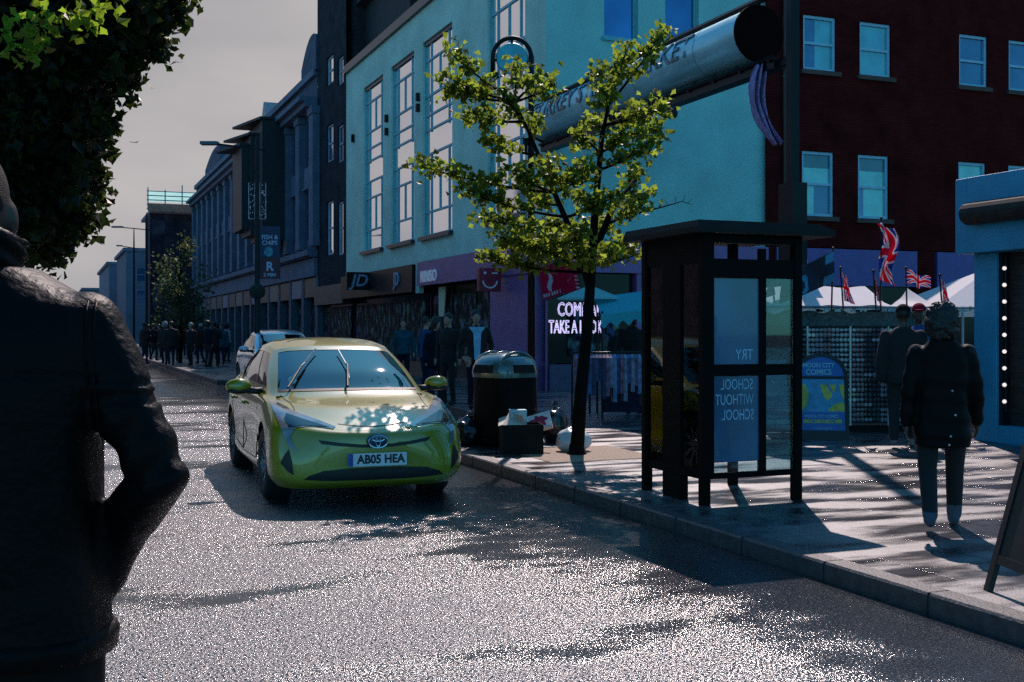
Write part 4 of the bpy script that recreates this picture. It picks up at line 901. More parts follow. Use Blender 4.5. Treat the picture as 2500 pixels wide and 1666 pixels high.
# ---------------------------------------------------------------- lamp posts
c=P(1297,805,15.2); c.z=PAVE; t=thing('street_lamp','slim black post bent over into a hoop with a round pale disc hanging inside','street lamp',c,.0)
def zz_(v,Y=15.2): return H+(805-v)*Y/F-PAVE
rh=47*15.2/F; zc_=zz_(140)
m=MB(); pts=[(0,0,0),(0,0,zc_)]+[(-rh+rh*math.cos(q),0,zc_+rh*math.sin(q)) for q in np.linspace(.2,math.pi,14)]+[(-2*rh,0,zz_(182))]
m.tube(pts,[.055,.04]+[.03]*15,10); m.tube([(0,0,0),(0,0,.9)],.08,10); m.build('post',black,t,smooth=True)
m=MB(); m.tube([(-rh,0,zc_+rh),(-rh,0,zc_+rh*.66)],.018,6); m.box(-2*rh,-2*rh+.1,-.02,.02,zz_(150),zz_(144)); m.box(-.11,0,-.02,.02,zz_(155),zz_(149)); m.box(-2*rh-.02,-2*rh+.08,-.05,.05,zz_(190),zz_(178)); m.build('bracket',black,t)
m=MB(MC); m.lathe([(0,.03),(.2,.028),(.215,.0),(.2,-.028),(0,-.03)],28,(0,0,0)); m.v=[(x-rh,y,z+zc_-.02) for x,y,z in m.v]; m.build('disc',mat('teal enamel disc',(.06,.42,.5),.5),t)
m=MB(); m.box(-.11,-.04,-.04,.04,zz_(355),zz_(338)); m.box(-.09,-.05,-.03,.03,zz_(372),zz_(355)); m.build('camera_box',black,t)
def lamppost(label,u,Y,varm,u_head,vtop,cat='street lamp',lit=False):
    c=P(u,805,Y); c.z=PAVE; t=thing('street_lamp',label,'street lamp',c,.0); zA=H+(805-varm)*Y/F-PAVE; zT=H+(805-vtop)*Y/F-PAVE; xh=(u_head-u)*Y/F
    m=MB(); m.tube([(0,0,0),(0,0,1.2),(0,0,zA),(0,0,zT)],[.09,.075,.055,.03],10); m.build('post',dark,t)
    m=MB(); m.tube([(.3,0,zA-.06),(0,0,zA-.03),(xh*.7,0,zA+.1)],.03,6); m.build('arm',dark,t)
    m=MB(); m.box(xh,xh*.68,-.12,.12,zA+.08,zA+.17); m.build('lamp_head',mat('lamp head grey',(.05,.09,.12),.4) if not lit else mat('lamp head in warm light tone',(.4,.25,.2),.4),t,bevel=.02); return t,zA  # the lit version has warm light put into its head colour
t,zA=lamppost('tall lamp post carrying a food banner and a net of small lights',628,29.6,362,490,330)
k=29.6/F
def zq(v): return H+(805-v)*k-PAVE
m=MB()
for x0,x1 in ((-.22,-.06),(.06,.22)):
    m.tube([(x0,0,zq(535)),(x0,0,zq(447)),(x1,0,zq(447)),(x1,0,zq(535)),(x0,0,zq(535))],.012,5); 
    for i in range(26): m.ell((random.uniform(x0,x1),random.uniform(-.05,.05),random.uniform(zq(532),zq(450))),(.014,.014,.014),6,4)
m.build('light_net',mat('fairy light net',(.35,.42,.48),.3,vary=.3),t)
bn=P(656,805,29.6).x-P(628,805,29.6).x
m=MB(); m.box(.06,bn*2,-.01,.01,zq(681),zq(553)); m.cur=1; m.box(.07,bn*2-.01,-.014,-.01,zq(680),zq(630)); m.cur=2; m.lathe([(0,.0),(.12,.0)],10,(0,0,0)); m.v=m.v[:-20]+[(x+bn,-.016,y*1.1+zq(615)) for x,y,z in m.v[-20:]]
b_=m.build('banner',[mat('navy banner',(.012,.02,.06),.6,vary=.3),mat('maroon banner',(.06,.01,.02),.6,vary=.2),mat('banner picture',(.05,.22,.3),.6,vary=.5,scale=9)],t)
m=MB(MC); put_text(m,'FISH &',bn+.03,zq(580),.02,.16,.95,.01,weight=.003); put_text(m,'CHIPS',bn+.03,zq(594),.02,.16,.95,.01,weight=.003); put_text(m,'R',bn+.03,zq(652),.02,.32,1,.01,weight=.01); put_text(m,'2 MIN',bn+.03,zq(672),.02,.13,.95,.01,weight=.003); m.build('lettering',mat('banner print',(.35,.4,.55),.6,vary=0),b_)
m=MB(); m.tube([(0,0,zq(556)),(bn*2,0,zq(556))],.012,5); m.tube([(0,0,zq(680)),(bn*2,0,zq(680))],.012,5); m.build('bracket',dark,t)
m=MB(); m.ell((0,0,zq(712)),(.22,.22,.2),12,8); m.build('flower_basket',mat('dark planting',(.01,.02,.012),.9,bump=1,bscale=30),t)
lamppost('plain distant lamp post with a long level arm, in front of the brick block',358,63.,560,273,520)
lamppost('farthest lamp post with a short arm and warm light in its head colour',327,74.,605,285,560,lit=True)
# ---------------------------------------------------------------- cars: one closed bicubic shell, rows from sill to roof, columns from nose to tail
# car space: x backwards from the nose, y to the picture's left, z up
ROWS=[ # each row: points from front centre round the side to rear centre
 [(.16,0,.17),(.17,.40,.17),(.24,.66,.17),(.42,.78,.17),(.62,.80,.17),(.95,.80,.17),(1.5,.80,.17),(2.2,.80,.17),(2.9,.80,.17),(3.65,.79,.18),(4.05,.77,.22),(4.38,.66,.27),(4.44,.40,.28),(4.46,0,.28)],
 [(.05,0,.24),(.065,.40,.24),(.14,.68,.25),(.34,.84,.26),(.60,.86,.27),(.95,.865,.27),(1.5,.865,.27),(2.2,.865,.27),(2.9,.865,.27),(3.65,.86,.30),(4.08,.84,.34),(4.42,.70,.38),(4.50,.42,.4),(4.52,0,.4)],
 [(.03,0,.38),(.05,.40,.385),(.13,.69,.40),(.32,.855,.42),(.58,.875,.43),(.95,.88,.43),(1.5,.845,.43),(2.2,.84,.43),(2.9,.85,.43),(3.65,.88,.45),(4.1,.85,.48),(4.45,.70,.52),(4.52,.42,.55),(4.54,0,.55)],
 [(.02,0,.52),(.05,.38,.53),(.15,.66,.56),(.33,.84,.58),(.58,.872,.6),(.95,.88,.6),(1.5,.855,.6),(2.2,.85,.6),(2.9,.86,.62),(3.65,.88,.64),(4.1,.85,.66),(4.44,.70,.72),(4.51,.42,.76),(4.53,0,.76)],
 [(.03,0,.625),(.07,.36,.64),(.19,.62,.68),(.38,.815,.70),(.62,.855,.73),(.95,.865,.75),(1.5,.86,.76),(2.2,.86,.78),(2.9,.865,.8),(3.65,.87,.82),(4.1,.83,.84),(4.40,.68,.90),(4.46,.42,.95),(4.48,0,.95)],
 [(.075,0,.665),(.13,.34,.68),(.30,.58,.73),(.56,.755,.81),(.78,.81,.86),(1.02,.835,.88),(1.5,.835,.89),(2.2,.835,.9),(2.9,.835,.92),(3.6,.82,.95),(4.05,.78,.98),(4.36,.62,1.04),(4.42,.40,1.08),(4.43,0,1.09)],
 [(.17,0,.705),(.24,.32,.72),(.42,.55,.77),(.70,.70,.845),(.90,.765,.89),(1.14,.80,.915),(1.55,.81,.925),(2.2,.81,.935),(2.9,.81,.955),(3.55,.795,.98),(3.98,.74,1.01),(4.28,.6,1.08),(4.35,.38,1.12),(4.36,0,1.13)],
 [(.55,0,.835),(.60,.31,.84),(.72,.54,.855),(.92,.685,.885),(1.06,.745,.91),(1.28,.785,.925),(1.6,.795,.935),(2.2,.795,.945),(2.9,.795,.965),(3.5,.775,.99),(3.93,.71,1.03),(4.2,.57,1.10),(4.27,.36,1.145),(4.28,0,1.155)],
 [(1.06,0,.945),(1.08,.33,.944),(1.14,.58,.94),(1.24,.71,.938),(1.36,.755,.94),(1.5,.772,.942),(1.75,.785,.948),(2.25,.785,.957),(2.9,.785,.975),(3.45,.765,1.0),(3.85,.70,1.05),(4.08,.54,1.13),(4.13,.34,1.165),(4.14,0,1.175)],
 [(1.48,0,1.16),(1.50,.30,1.157),(1.55,.53,1.15),(1.64,.655,1.135),(1.75,.70,1.14),(1.88,.715,1.16),(2.1,.722,1.17),(2.45,.725,1.175),(2.95,.72,1.17),(3.4,.70,1.17),(3.75,.65,1.19),(3.9,.50,1.24),(3.95,.32,1.27),(3.96,0,1.275)],
 [(1.93,0,1.345),(1.94,.28,1.342),(1.98,.48,1.332),(2.05,.59,1.31),(2.15,.618,1.32),(2.28,.63,1.335),(2.45,.635,1.345),(2.7,.635,1.35),(3.0,.628,1.34),(3.35,.61,1.31),(3.6,.58,1.29),(3.68,.46,1.335),(3.72,.3,1.355),(3.73,0,1.36)],
 [(2.08,0,1.395),(2.09,.27,1.392),(2.13,.46,1.38),(2.2,.555,1.362),(2.28,.575,1.372),(2.38,.585,1.385),(2.53,.588,1.395),(2.75,.588,1.40),(3.0,.58,1.39),(3.3,.56,1.365),(3.5,.53,1.35),(3.56,.42,1.38),(3.6,.28,1.39),(3.6,0,1.395)],
 [(2.4,0,1.452),(2.41,.2,1.448),(2.43,.33,1.44),(2.47,.4,1.432),(2.52,.42,1.438),(2.58,.43,1.44),(2.68,.43,1.445),(2.8,.43,1.447),(2.95,.42,1.44),(3.1,.4,1.432),(3.22,.36,1.43),(3.26,.28,1.435),(3.28,.18,1.44),(3.28,0,1.442)],
 [(2.6,0,1.468),(2.62,.02,1.468),(2.64,.03,1.468),(2.66,.035,1.468),(2.69,.04,1.468),(2.72,.04,1.468),(2.76,.04,1.468),(2.82,.04,1.468),(2.88,.04,1.467),(2.94,.04,1.466),(3.0,.035,1.465),(3.02,.03,1.464),(3.04,.02,1.463),(3.05,0,1.463)]]
NET=np.array(ROWS)
def crom(p0,p1,p2,p3,t): return .5*((2*p1)+(-p0+p2)*t+(2*p0-5*p1+4*p2-p3)*t*t+(-p0+3*p1-3*p2+p3)*t**3)
def car_pt(r,c,net):
    nr,nc,_=net.shape; i=min(int(r),nr-2); t=r-i
    def col(k):
        mir=1
        if k<0: k=-k; mir=-1
        if k>nc-1: k=2*(nc-1)-k; mir=-1
        P4=[net[min(max(i+d,0),nr-1),k] for d in (-1,0,1,2)]
        q=crom(*P4,t).copy(); q[1]*=mir; return q
    j=min(int(c),nc-2); s=c-j
    return crom(col(j-1),col(j),col(j+1),col(j+2),s)
def make_car(name,label,loc,paint,plate=None,emblem=True,sc=(1,1,1),raised=True,simple=False,yaw=0):
    t=thing(name,label,'car',loc,STREET-R(yaw))
    net=NET*np.array(sc); nr,nc,_=net.shape
    RS=sorted(set(list(np.linspace(0,nr-1,(nr-1)*6+1)))); CS=list(np.linspace(0,nc-1,(nc-1)*7+1))
    PT=[[car_pt(r,c,net) for c in CS] for r in RS]
    # openings: windscreen, side glass, rear glass
    WIN=[('windscreen',8.17,9.98,0,2.72),('side_window',8.3,9.9,4.35,6.55),('side_window',8.3,9.9,6.75,8.6),('side_window',8.4,9.8,8.75,9.6),('rear_window',8.4,9.9,11.4,13)]
    def inwin(r,c): return any(a<r<b and (c0<c<c1) for _,a,b,c0,c1 in WIN)
    xf,xr,wz,wr=.95*sc[0],3.65*sc[0],.33,.325
    full=[]; 
    for ri,row in enumerate(PT):
        for cj,p in enumerate(row): full.append(p)
    nC=len(CS); vs=[]; fs=[]
    for sgn in (1,-1):
        b=len(vs); vs+= [(p[0],p[1]*sgn,p[2]) for p in full]
        for i in range(len(RS)-1):
            for j in range(nC-1):
                if inwin((RS[i]+RS[i+1])/2,(CS[j]+CS[j+1])/2): continue
                q=[i*nC+j,i*nC+j+1,(i+1)*nC+j+1,(i+1)*nC+j]; cc=np.mean([full[k] for k in q],axis=0)
                if abs(cc[1])>.6 and any(math.hypot(cc[0]-x,cc[2]-wz)<wr+.045 for x in (xf,xr)) : continue
                fs.append([b+k for k in (q if sgn>0 else q[::-1])])
    bm=bmesh.new()
    bv=[bm.verts.new(v) for v in vs]
    for f in fs:
        try: bm.faces.new([bv[k] for k in f])
        except ValueError: pass
    bmesh.ops.remove_doubles(bm,verts=bm.verts,dist=.0008)
    # pull the rim of each wheel arch on to a true circle
    for e in [e for e in bm.edges if e.is_boundary]:
        for v in e.verts:
            for x in (xf,xr):
                d=math.hypot(v.co.x-x,v.co.z-wz)
                if abs(v.co.y)>.6 and d<wr+.16 and v.co.z>.2: s=(wr+.05)/d; v.co.x=x+(v.co.x-x)*s; v.co.z=wz+(v.co.z-wz)*s
    bmesh.ops.dissolve_degenerate(bm,edges=bm.edges,dist=.0003)
    bmesh.ops.recalc_face_normals(bm,faces=bm.faces)
    me=bpy.data.meshes.new('body'); bm.to_mesh(me); bm.free()
    me.materials.append(paint); me.polygons.foreach_set('use_smooth',[True]*len(me.polygons)); ob=bpy.data.objects.new('body',me); COL.objects.link(ob); ob.parent=t
    # an opaque hull for casting features on to the skin
    hv=vs[:len(full)]+[(x,-y,z) for x,y,z in vs[:len(full)]]; hf=[]
    for s_ in (0,1):
        for i in range(len(RS)-1):
            for j in range(nC-1): hf.append([s_*len(full)+k for k in (i*nC+j,i*nC+j+1,(i+1)*nC+j+1,(i+1)*nC+j)])
    bvh=BVHTree.FromPolygons(hv,hf)
    cglass=MATS.setdefault('car glass',MATS.get('car glass') or glass_mix('car glass',(.25,.42,.46),.16)); rub=mat('black rubber trim',(.006,.006,.006),.6)
    def patch(nm,a,b,c0,c1,m_,off,par=t,sides=(1,-1),nu=12,nv=16):
        for sg in sides:
            mb=MB()
            def fn(q,w):
                r=a+(b-a)*q; c=c0+(c1-c0)*w; p=Vector(car_pt(r,c,net)); e=.02
                du=Vector(car_pt(min(r+e,nr-1),c,net))-p; dv=Vector(car_pt(r,min(c+e,nc-1),net))-p; n_=du.cross(dv); n_.normalize()
                if n_.dot(p-Vector((2.2,0,.6)))<0: n_=-n_
                p=p+n_*off; return (p.x,p.y*sg,p.z)
            mb.grid(fn,nu,nv); o=mb.build(nm,m_,par,smooth=True)
    # windscreen spans both halves
    def span(nm,a,b,c1,m_,off,par=t,start=0):
        mb=MB()
        def fn(q,w):
            r=a+(b-a)*q; c=(w-.5)*2*c1; p=Vector(car_pt(r,abs(c) if start==0 else nc-1-abs(c),net)); p.y=abs(p.y)*(1 if c>=0 else -1); p.z+=off; return tuple(p)
        mb.grid(fn,14,40); return mb.build(nm,m_,par,smooth=True)
    span('windscreen',8.1,10.04,2.74,cglass,-.004)
    span('rear_window',8.35,9.95,1.65,cglass,-.004,start=1)
    for nm,a,b,c0,c1 in WIN[1:4]: patch(nm,a-.06,b+.06,c0-.06,c1+.06,cglass,-.006)
    if not simple:
        # black ceramic border along the bottom of the screen
        mb=MB(); mb.grid(lambda q,w:(lambda p,c:(p[0]-.004,abs(p[1])*(1 if c>=0 else -1),p[2]+.004))(car_pt(8.12+.1*q,abs((w-.5)*5.4),net),(w-.5)),2,40); mb.build('scuttle',rub,t,smooth=True)
    # cabin: lining, dashboard, seats, steering wheel, mirror
    lin=mat('cabin lining',(.012,.013,.014),.9,spec=.1)
    if not simple:
        mb=MB()
        for sg in (1,-1):
            def fl(q,w,sg=sg):
                p=np.array(car_pt(9.9+3.05*q,13*w,net)); p=np.array([2.75,0,.9])+(p-np.array([2.75,0,.9]))*.965; return (p[0],p[1]*sg,p[2])
            mb.grid(fl,10,40)
            def fl2(q,w,sg=sg):
                p=np.array(car_pt(3+5.2*q,3.6+8*w,net)); p=np.array([2.6,0,.7])+(p-np.array([2.6,0,.7]))*.96; return (p[0],p[1]*sg,p[2])
            mb.grid(fl2,8,30)
        mb.build('cabin_lining',lin,t,smooth=True)
        mb=MB(); mb.grid(lambda q,w:(1.12+.55*q,(w-.5)*1.42,.925-.0*q-.02*math.sin(q*3)),4,10); mb.box(1.62,1.68,-.7,.7,.55,.925); mb.build('dashboard',mat('dashboard grey',(.05,.055,.06),.6),t)
        for sg in (1,-1):
            mb=MB(); mb.box(2.0,2.5,sg*.36-.24,sg*.36+.24,.42,.56); mb.add([(2.42,sg*.36-.24,.5),(2.42,sg*.36+.24,.5),(2.62,sg*.36+.2,1.08),(2.62,sg*.36-.2,1.08),(2.54,sg*.36-.24,.5),(2.54,sg*.36+.24,.5),(2.72,sg*.36+.2,1.08),(2.72,sg*.36-.2,1.08)],[(0,1,2,3),(4,7,6,5),(0,3,7,4),(1,5,6,2),(2,6,7,3)]); mb.ell((2.68,sg*.36,1.19),(.06,.13,.09),12,8); mb.build('seat',mat('seat cloth',(.018,.019,.022),.9),t)
        mb=MB(); mb.box(3.3,3.45,-.6,.6,.5,1.02); mb.build('rear_seat',mat('seat cloth',(.018,.019,.022),.9),t)
        mb=MB(); mb.tube([(1.83+.06*math.sin(q)*.4,.36+.18*math.cos(q),.93+.17*math.sin(q)) for q in np.linspace(0,2*math.pi,20)],.014,6,False); mb.tube([(1.65,.36,.85),(1.83,.36,.93)],.03,6); mb.build('steering_wheel',lin,t)
        mb=MB(); mb.box(1.9,1.92,-.1,.1,1.23,1.29); mb.build('rear_view_mirror',lin,t)
        mb=MB(); mb.lathe([(0,.0),(.035,.001),(.04,.0)],16); mb.v=[(1.33+y*.5,.53+x,1.068+y*.9) for x,y,z in mb.v]; mb.build('permit_disc',mat('pale paper',(.4,.5,.45),.6),t)
    # features seen from the front, given as outlines in (y, z) cast backwards on to the skin
    def cast(nm,poly,m_,off=.004,par=t,both=True,step=.025,direc=(1,0,0),thick=.0):
        for sg in ((1,-1) if both else (1,)):
            pts=[Vector((y,z)) for y,z in poly]; n=len(pts); bp=[]
            for i in range(n):
                a,b=pts[i],pts[(i+1)%n]; k=max(1,int((b-a).length/step)); bp+=[a+(b-a)*j/k for j in range(k)]
            nb=len(bp); xs=[p.x for p in bp]; zs_=[p.y for p in bp]; inn=[]
            def inside(x,z):
                c=False; j=nb-1
                for i in range(nb):
                    if (bp[i].y>z)!=(bp[j].y>z) and x<(bp[j].x-bp[i].x)*(z-bp[i].y)/(bp[j].y-bp[i].y)+bp[i].x: c=not c
                    j=i
                return c
            x=min(xs)+step*.5
            while x<max(xs):
                z=min(zs_)+step*.5
                while z<max(zs_):
                    if inside(x,z) and min((Vector((x,z))-p).length for p in bp)>step*.45: inn.append(Vector((x,z)))
                    z+=step
                x+=step
            r=geometry.delaunay_2d_cdt(bp+inn,[],[list(range(nb))],1,1e-5); mb=MB(); out=[]; ok=True; D=Vector(direc).normalized()
            for p in r[0]:
                o=Vector((0,p.x,p.y))-D*3
                h=bvh.ray_cast(o,D)
                if h[0] is None: h=bvh.find_nearest(Vector((.3,p.x,p.y)))
                nrm=h[1] if h[1].dot(D)<0 else -h[1]; q=h[0]+nrm*off; out.append((q.x,q.y*sg,q.z))
            mb.add(out,[list(f) for f in r[2]]); ob_=mb.build(nm,m_,par,smooth=True,norm=True)
            if thick: s_=ob_.modifiers.new('thick','SOLIDIFY'); s_.thickness=thick; s_.offset=1
    hl=mat('headlamp lens',(.16,.16,.16),.08,spec=.8,vary=.5,scale=7,coat=.8); hld=mat('headlamp black',(.003,.008,.014),.1,spec=.7); grl=mat('grille black',(.004,.004,.005),.5)
    sz=sc[2]
    def q_(*pp): return [(y*sc[1],z*sz) for y,z in pp]
    if not simple:
        D=(1,-.35,-.05)
        cast('headlight',q_((.805,.905),(.77,.90),(.70,.86),(.60,.805),(.44,.745),(.33,.70),(.36,.683),(.47,.70),(.58,.705),(.66,.70),(.715,.63),(.70,.56),(.665,.50),(.735,.545),(.775,.66),(.80,.77)),hl,.005)
        cast('headlight_lens',q_((.71,.80),(.66,.785),(.56,.75),(.45,.717),(.38,.696),(.48,.704),(.60,.712),(.67,.705),(.715,.70),(.74,.76)),hld,.009)
        cast('grille_slit',q_((-.005,.55),(.12,.555),(.30,.572),(.50,.60),(.47,.565),(.32,.545),(.15,.53),(-.005,.525)),grl,.004)
        cast('lower_grille',q_((-.005,.355),(.25,.352),(.46,.335),(.58,.295),(.62,.262),(.45,.25),(.25,.246),(-.005,.245)),grl,.004)
        cast('fog_vent',q_((.735,.52),(.775,.46),(.80,.40),(.745,.33),(.70,.30),(.715,.42)),grl,.005)
        for sg in (1,-1):
            mb=MB(); pts=[]
            for q in np.linspace(0,1,18):
                p=Vector(car_pt(6.35+1.6*q,2.45+.1*q,net)); p.z+=.001; p.y*=sg; pts.append(p)
            mb.tube(pts,.004,4); mb.build('bonnet_seam',mat('panel gap',(.01,.015,.008),.7),t)
        cast('bonnet_gap',q_((-.005,.700),(.15,.707),(.30,.724),(.30,.718),(.15,.701),(-.005,.694)),mat('panel gap',(.01,.015,.008),.7),.002,step=.012)
    # number plate
    def text_plate(txt,y0,z0,x0,w,h,m1,m2):
        mb=MB(MPL); mb.box(-w/2,w/2,-h/2,h/2,0,.012); o=mb.build('number_plate',m1,t); mb=MB(MPL); put_text(mb,txt,.03,0,.0135,h*.92,.92,.003,weight=.0035); mb.build('plate_letters',m2,o)
        mb=MB(MPL); mb.box(-w/2,-w/2+.045,-h/2+.001,h/2-.001,.0115,.0135); mb.build('blue_band',mat('plate blue band',(.02,.05,.25),.4,vary=0),o)
    # plate faces -x; picture right is -y
    if plate:
        MPL=Matrix.Translation((.008,0,.425))@ME
        text_plate(plate,0,0,0,.52,.112,mat('white number plate',(.6,.6,.62),.35,vary=.06),mat('plate black',(.005,.005,.006),.5,vary=0))
    if emblem:
        Mq=Matrix.Translation((.0,0,.585))@Matrix.Rotation(R(-8),4,'Y')@ME
        mb=MB(Mq); mb.lathe([(0,.028),(.088,.022),(.094,.0)],32,(0,0,0),1,.68); ob_=mb.build('emblem',mat('dark blue badge',(.01,.03,.09),.15,coat=.6),t,smooth=True)
        mb=MB(Mq)
        def ring(cx,cz,rx,rz,r=.0055): mb.tube([(cx+rx*math.cos(q),cz+rz*math.sin(q),.032) for q in np.linspace(0,2*math.pi,33)],r,5,False)
        ring(0,0,.082,.054); ring(0,.024,.052,.02,.005); ring(0,.002,.021,.044,.005); mb.build('badge_rings',mat('chrome ring',(.55,.58,.6),.15,metal=.9,vary=0),ob_)
    # wheels
    tyre=mat('tyre rubber',(.008,.008,.009),.75,bump=.2); rim=mat('wheel alloy',(.2,.22,.24),.35,metal=.7,vary=.2)
    for x in (xf,xr):
        for sg in (1,-1):
            yc=.765*sc[1]*sg; wm=Matrix.Translation((x,yc,wz-.005))@Matrix.Rotation(R(-90)*sg,4,'X')
            if not simple and x==xf: wm=wm@Matrix.Rotation(R(0),4,'Z')
            mb=MB(wm); mb.lathe([(.20,-.1),(.29,-.105),(.318,-.085),(.325,-.04),(.325,.04),(.318,.085),(.29,.1),(.21,.095),(.2,.09)],40); o=mb.build('wheel',tyre,t,smooth=True)
            mb=MB(wm); mb.lathe([(.205,.09),(.2,.03),(.19,-.05)],32); mb.lathe([(0,.06),(.05,.062),(.06,.05)],16)
            for k in range(10):
                q=2*math.pi*k/10; d=Vector((math.cos(q),math.sin(q),0)); e=Vector((-math.sin(q),math.cos(q),0))
                mb.add([d*.04+e*.02+Vector((0,0,.058)),d*.04-e*.02+Vector((0,0,.058)),d*.2-e*.016+Vector((0,0,.082)),d*.2+e*.016+Vector((0,0,.082)),d*.04+e*.02+Vector((0,0,.03)),d*.04-e*.02+Vector((0,0,.03)),d*.2-e*.016+Vector((0,0,.04)),d*.2+e*.016+Vector((0,0,.04))],[(0,1,2,3),(4,7,6,5),(0,3,7,4),(1,5,6,2)])
            mb.build('rim',rim,o)
            mb=MB(wm); mb.lathe([(.37,-.12),(.37,.04)],36); mb.lathe([(0,-.12),(.37,-.12)],36); mb.build('wheel_well',rub,t)
    mb=MB(); mb.box(.5,4.2*sc[0],-.62,.62,.15,.3); mb.build('underside',rub,t)
    # mirrors
    for sg in (1,-1):
        mb=MB(); mb.ell((1.62*sc[0],1.0*sc[1]*sg,1.0*sz),(.075,.125,.075),18,12)
        mb.v=[(x+(.05*abs(y-1.0*sc[1]*sg)/.12),y,max(z,1.0*sz-.06)) for x,y,z in mb.v]; o=mb.build('mirror',paint,t,smooth=True)
        mb=MB(); mb.tube([(1.62*sc[0],.78*sc[1]*sg,.95*sz),(1.62*sc[0],.92*sc[1]*sg,.955*sz)],[.035,.03],8); mb.ell((1.625*sc[0],1.0*sc[1]*sg,.955*sz),(.07,.115,.03),14,8); mb.build('mirror_base',rub,o,smooth=True)
    # door seams and handles, cast on to both flanks
    def flank(x,z,off=.004):
        h=bvh.ray_cast(Vector((x,3,z)),Vector((0,-1,0))); return Vector((x,h[0].y+off,z)) if h[0] is not None else Vector((x,.86,z))
    for sg in (1,-1):
        mb=MB()
        for ln in ([(1.42,.32),(1.38,.55),(1.42,.8),(1.5,.92)],[(2.5,.3),(2.55,.6),(2.55,.94)],[(3.25,.4),(3.35,.62),(3.5,.78),(3.45,.95)],[(1.45,.32),(2.4,.3),(3.2,.36)]):
            mb.tube([(lambda p:(p.x,p.y*sg,p.z))(flank(x*sc[0],z*sz,-.001)) for x,z in ln],.005,4)
        mb.build('door_seam',rub,t)
        for x in (2.3,3.25):
            mb=MB(); a=flank(x*sc[0],.8*sz,.02); b=flank((x+.2)*sc[0],.81*sz,.02); mb.tube([(a.x,a.y*sg,a.z),(b.x,b.y*sg,b.z)],.017,8); mb.build('door_handle',paint,t,smooth=True)
    if raised:
        def scr(c,r): p=Vector(car_pt(r,abs(c),net)); p.y=abs(p.y)*(1 if c>=0 else -1); return p+Vector((-.022,0,.03))
        for (c0,r0,c1,r1,kk) in ((2.1,8.18,.75,9.85,.1),(.12,8.18,-.02,9.8,-.35)):
            mb=MB(); mid=scr(c0+(c1-c0)*.5+kk*.4,r0+(r1-r0)*.5)
            mb.tube([scr(c0,r0)+Vector((-.02,0,.0)),mid+Vector((-.015,0,.01)),scr(c0+(c1-c0)*.62+kk*.4,r0+(r1-r0)*.6)],[.012,.01,.008],6); o=mb.build('wiper',rub,t)
            mb=MB(); mb.tube([scr(c0+(c1-c0)*.18+kk*.3,r0+(r1-r0)*.2),mid,scr(c1,r1)],.008,5); mb.build('wiper_blade',mat('wiper grey',(.25,.28,.3),.35,metal=.4),o)
    return t
green_p=mat('acid green paint',(.24,.21,.004),.28,spec=.6,vary=.06,scale=2,coat=1.0,bump=.015,bscale=60)
cfront=S(9.62,2.64,0)
make_car('hatchback_car','acid green hatchback car facing the camera on the wet road, wipers up on its windscreen',cfront,green_p,'AB05 HEA',yaw=2.5)
silver=mat('silver paint',(.5,.52,.54),.25,metal=.3,spec=.6,vary=.05,coat=1.0)
make_car('parked_car','silver car parked in the lay-by behind the green car, mostly hidden',S(27.7,5.55,0),silver,None,False,(.92,1.0,1.06),False,False)
# ---------------------------------------------------------------- people
skin=mat('skin',(.32,.17,.12),.5,vary=.1); skin_d=mat('dark skin',(.07,.035,.022),.45,vary=.1)
def remesh(mb,vox,smooth=6,disp=None):
    me=bpy.data.meshes.new('figure'); me.from_pydata(mb.v,[],mb.f); bm=bmesh.new(); bm.from_mesh(me); bmesh.ops.recalc_face_normals(bm,faces=bm.faces); bm.to_mesh(me); bm.free()
    o=bpy.data.objects.new('figure',me); COL.objects.link(o); r=o.modifiers.new('r','REMESH'); r.mode='VOXEL'; r.voxel_size=vox
    if smooth: s=o.modifiers.new('s','SMOOTH'); s.iterations=smooth; s.factor=.5
    dg=bpy.context.evaluated_depsgraph_get(); m2=bpy.data.meshes.new_from_object(o.evaluated_get(dg)); bpy.data.objects.remove(o); bpy.data.meshes.remove(me)
    if disp:
        n=len(m2.vertices); nr=[v.normal.copy() for v in m2.vertices]
        for v,k in zip(m2.vertices,nr): v.co+=k*disp(v.co,k)
    m2.polygons.foreach_set('use_smooth',[True]*len(m2.polygons)); return m2
def rings(mb,rs,n=20):      # (cx,cy,z,rx,ry)
    vs=[];fs=[]
    for cx,cy,z,rx,ry in rs:
        for k in range(n):
            q=2*math.pi*k/n; c,s=math.cos(q),math.sin(q); e=.8
            vs.append((cx+rx*math.copysign(abs(c)**e,c),cy+ry*math.copysign(abs(s)**e,s),z))
    for i in range(len(rs)-1):
        for k in range(n): k2=(k+1)%n; fs.append((i*n+k,i*n+k2,(i+1)*n+k2,(i+1)*n+k))
    fs.append(tuple(range(n-1,-1,-1))); fs.append(tuple((len(rs)-1)*n+k for k in range(n))); mb.add(vs,fs)
def limb(mb,pts,rr,n=12):
    P_=[];R_=[]
    for i in range(len(pts)-1):
        for q in np.linspace(0,1,6)[:-1]: P_.append(Vector(pts[i]).lerp(Vector(pts[i+1]),q)); R_.append(rr[i]+(rr[i+1]-rr[i])*q)
    P_.append(Vector(pts[-1])); R_.append(rr[-1]); mb.tube(P_,R_,n)
    for p,r in zip(pts,rr): mb.ell(p,(r,r,r),10,8)
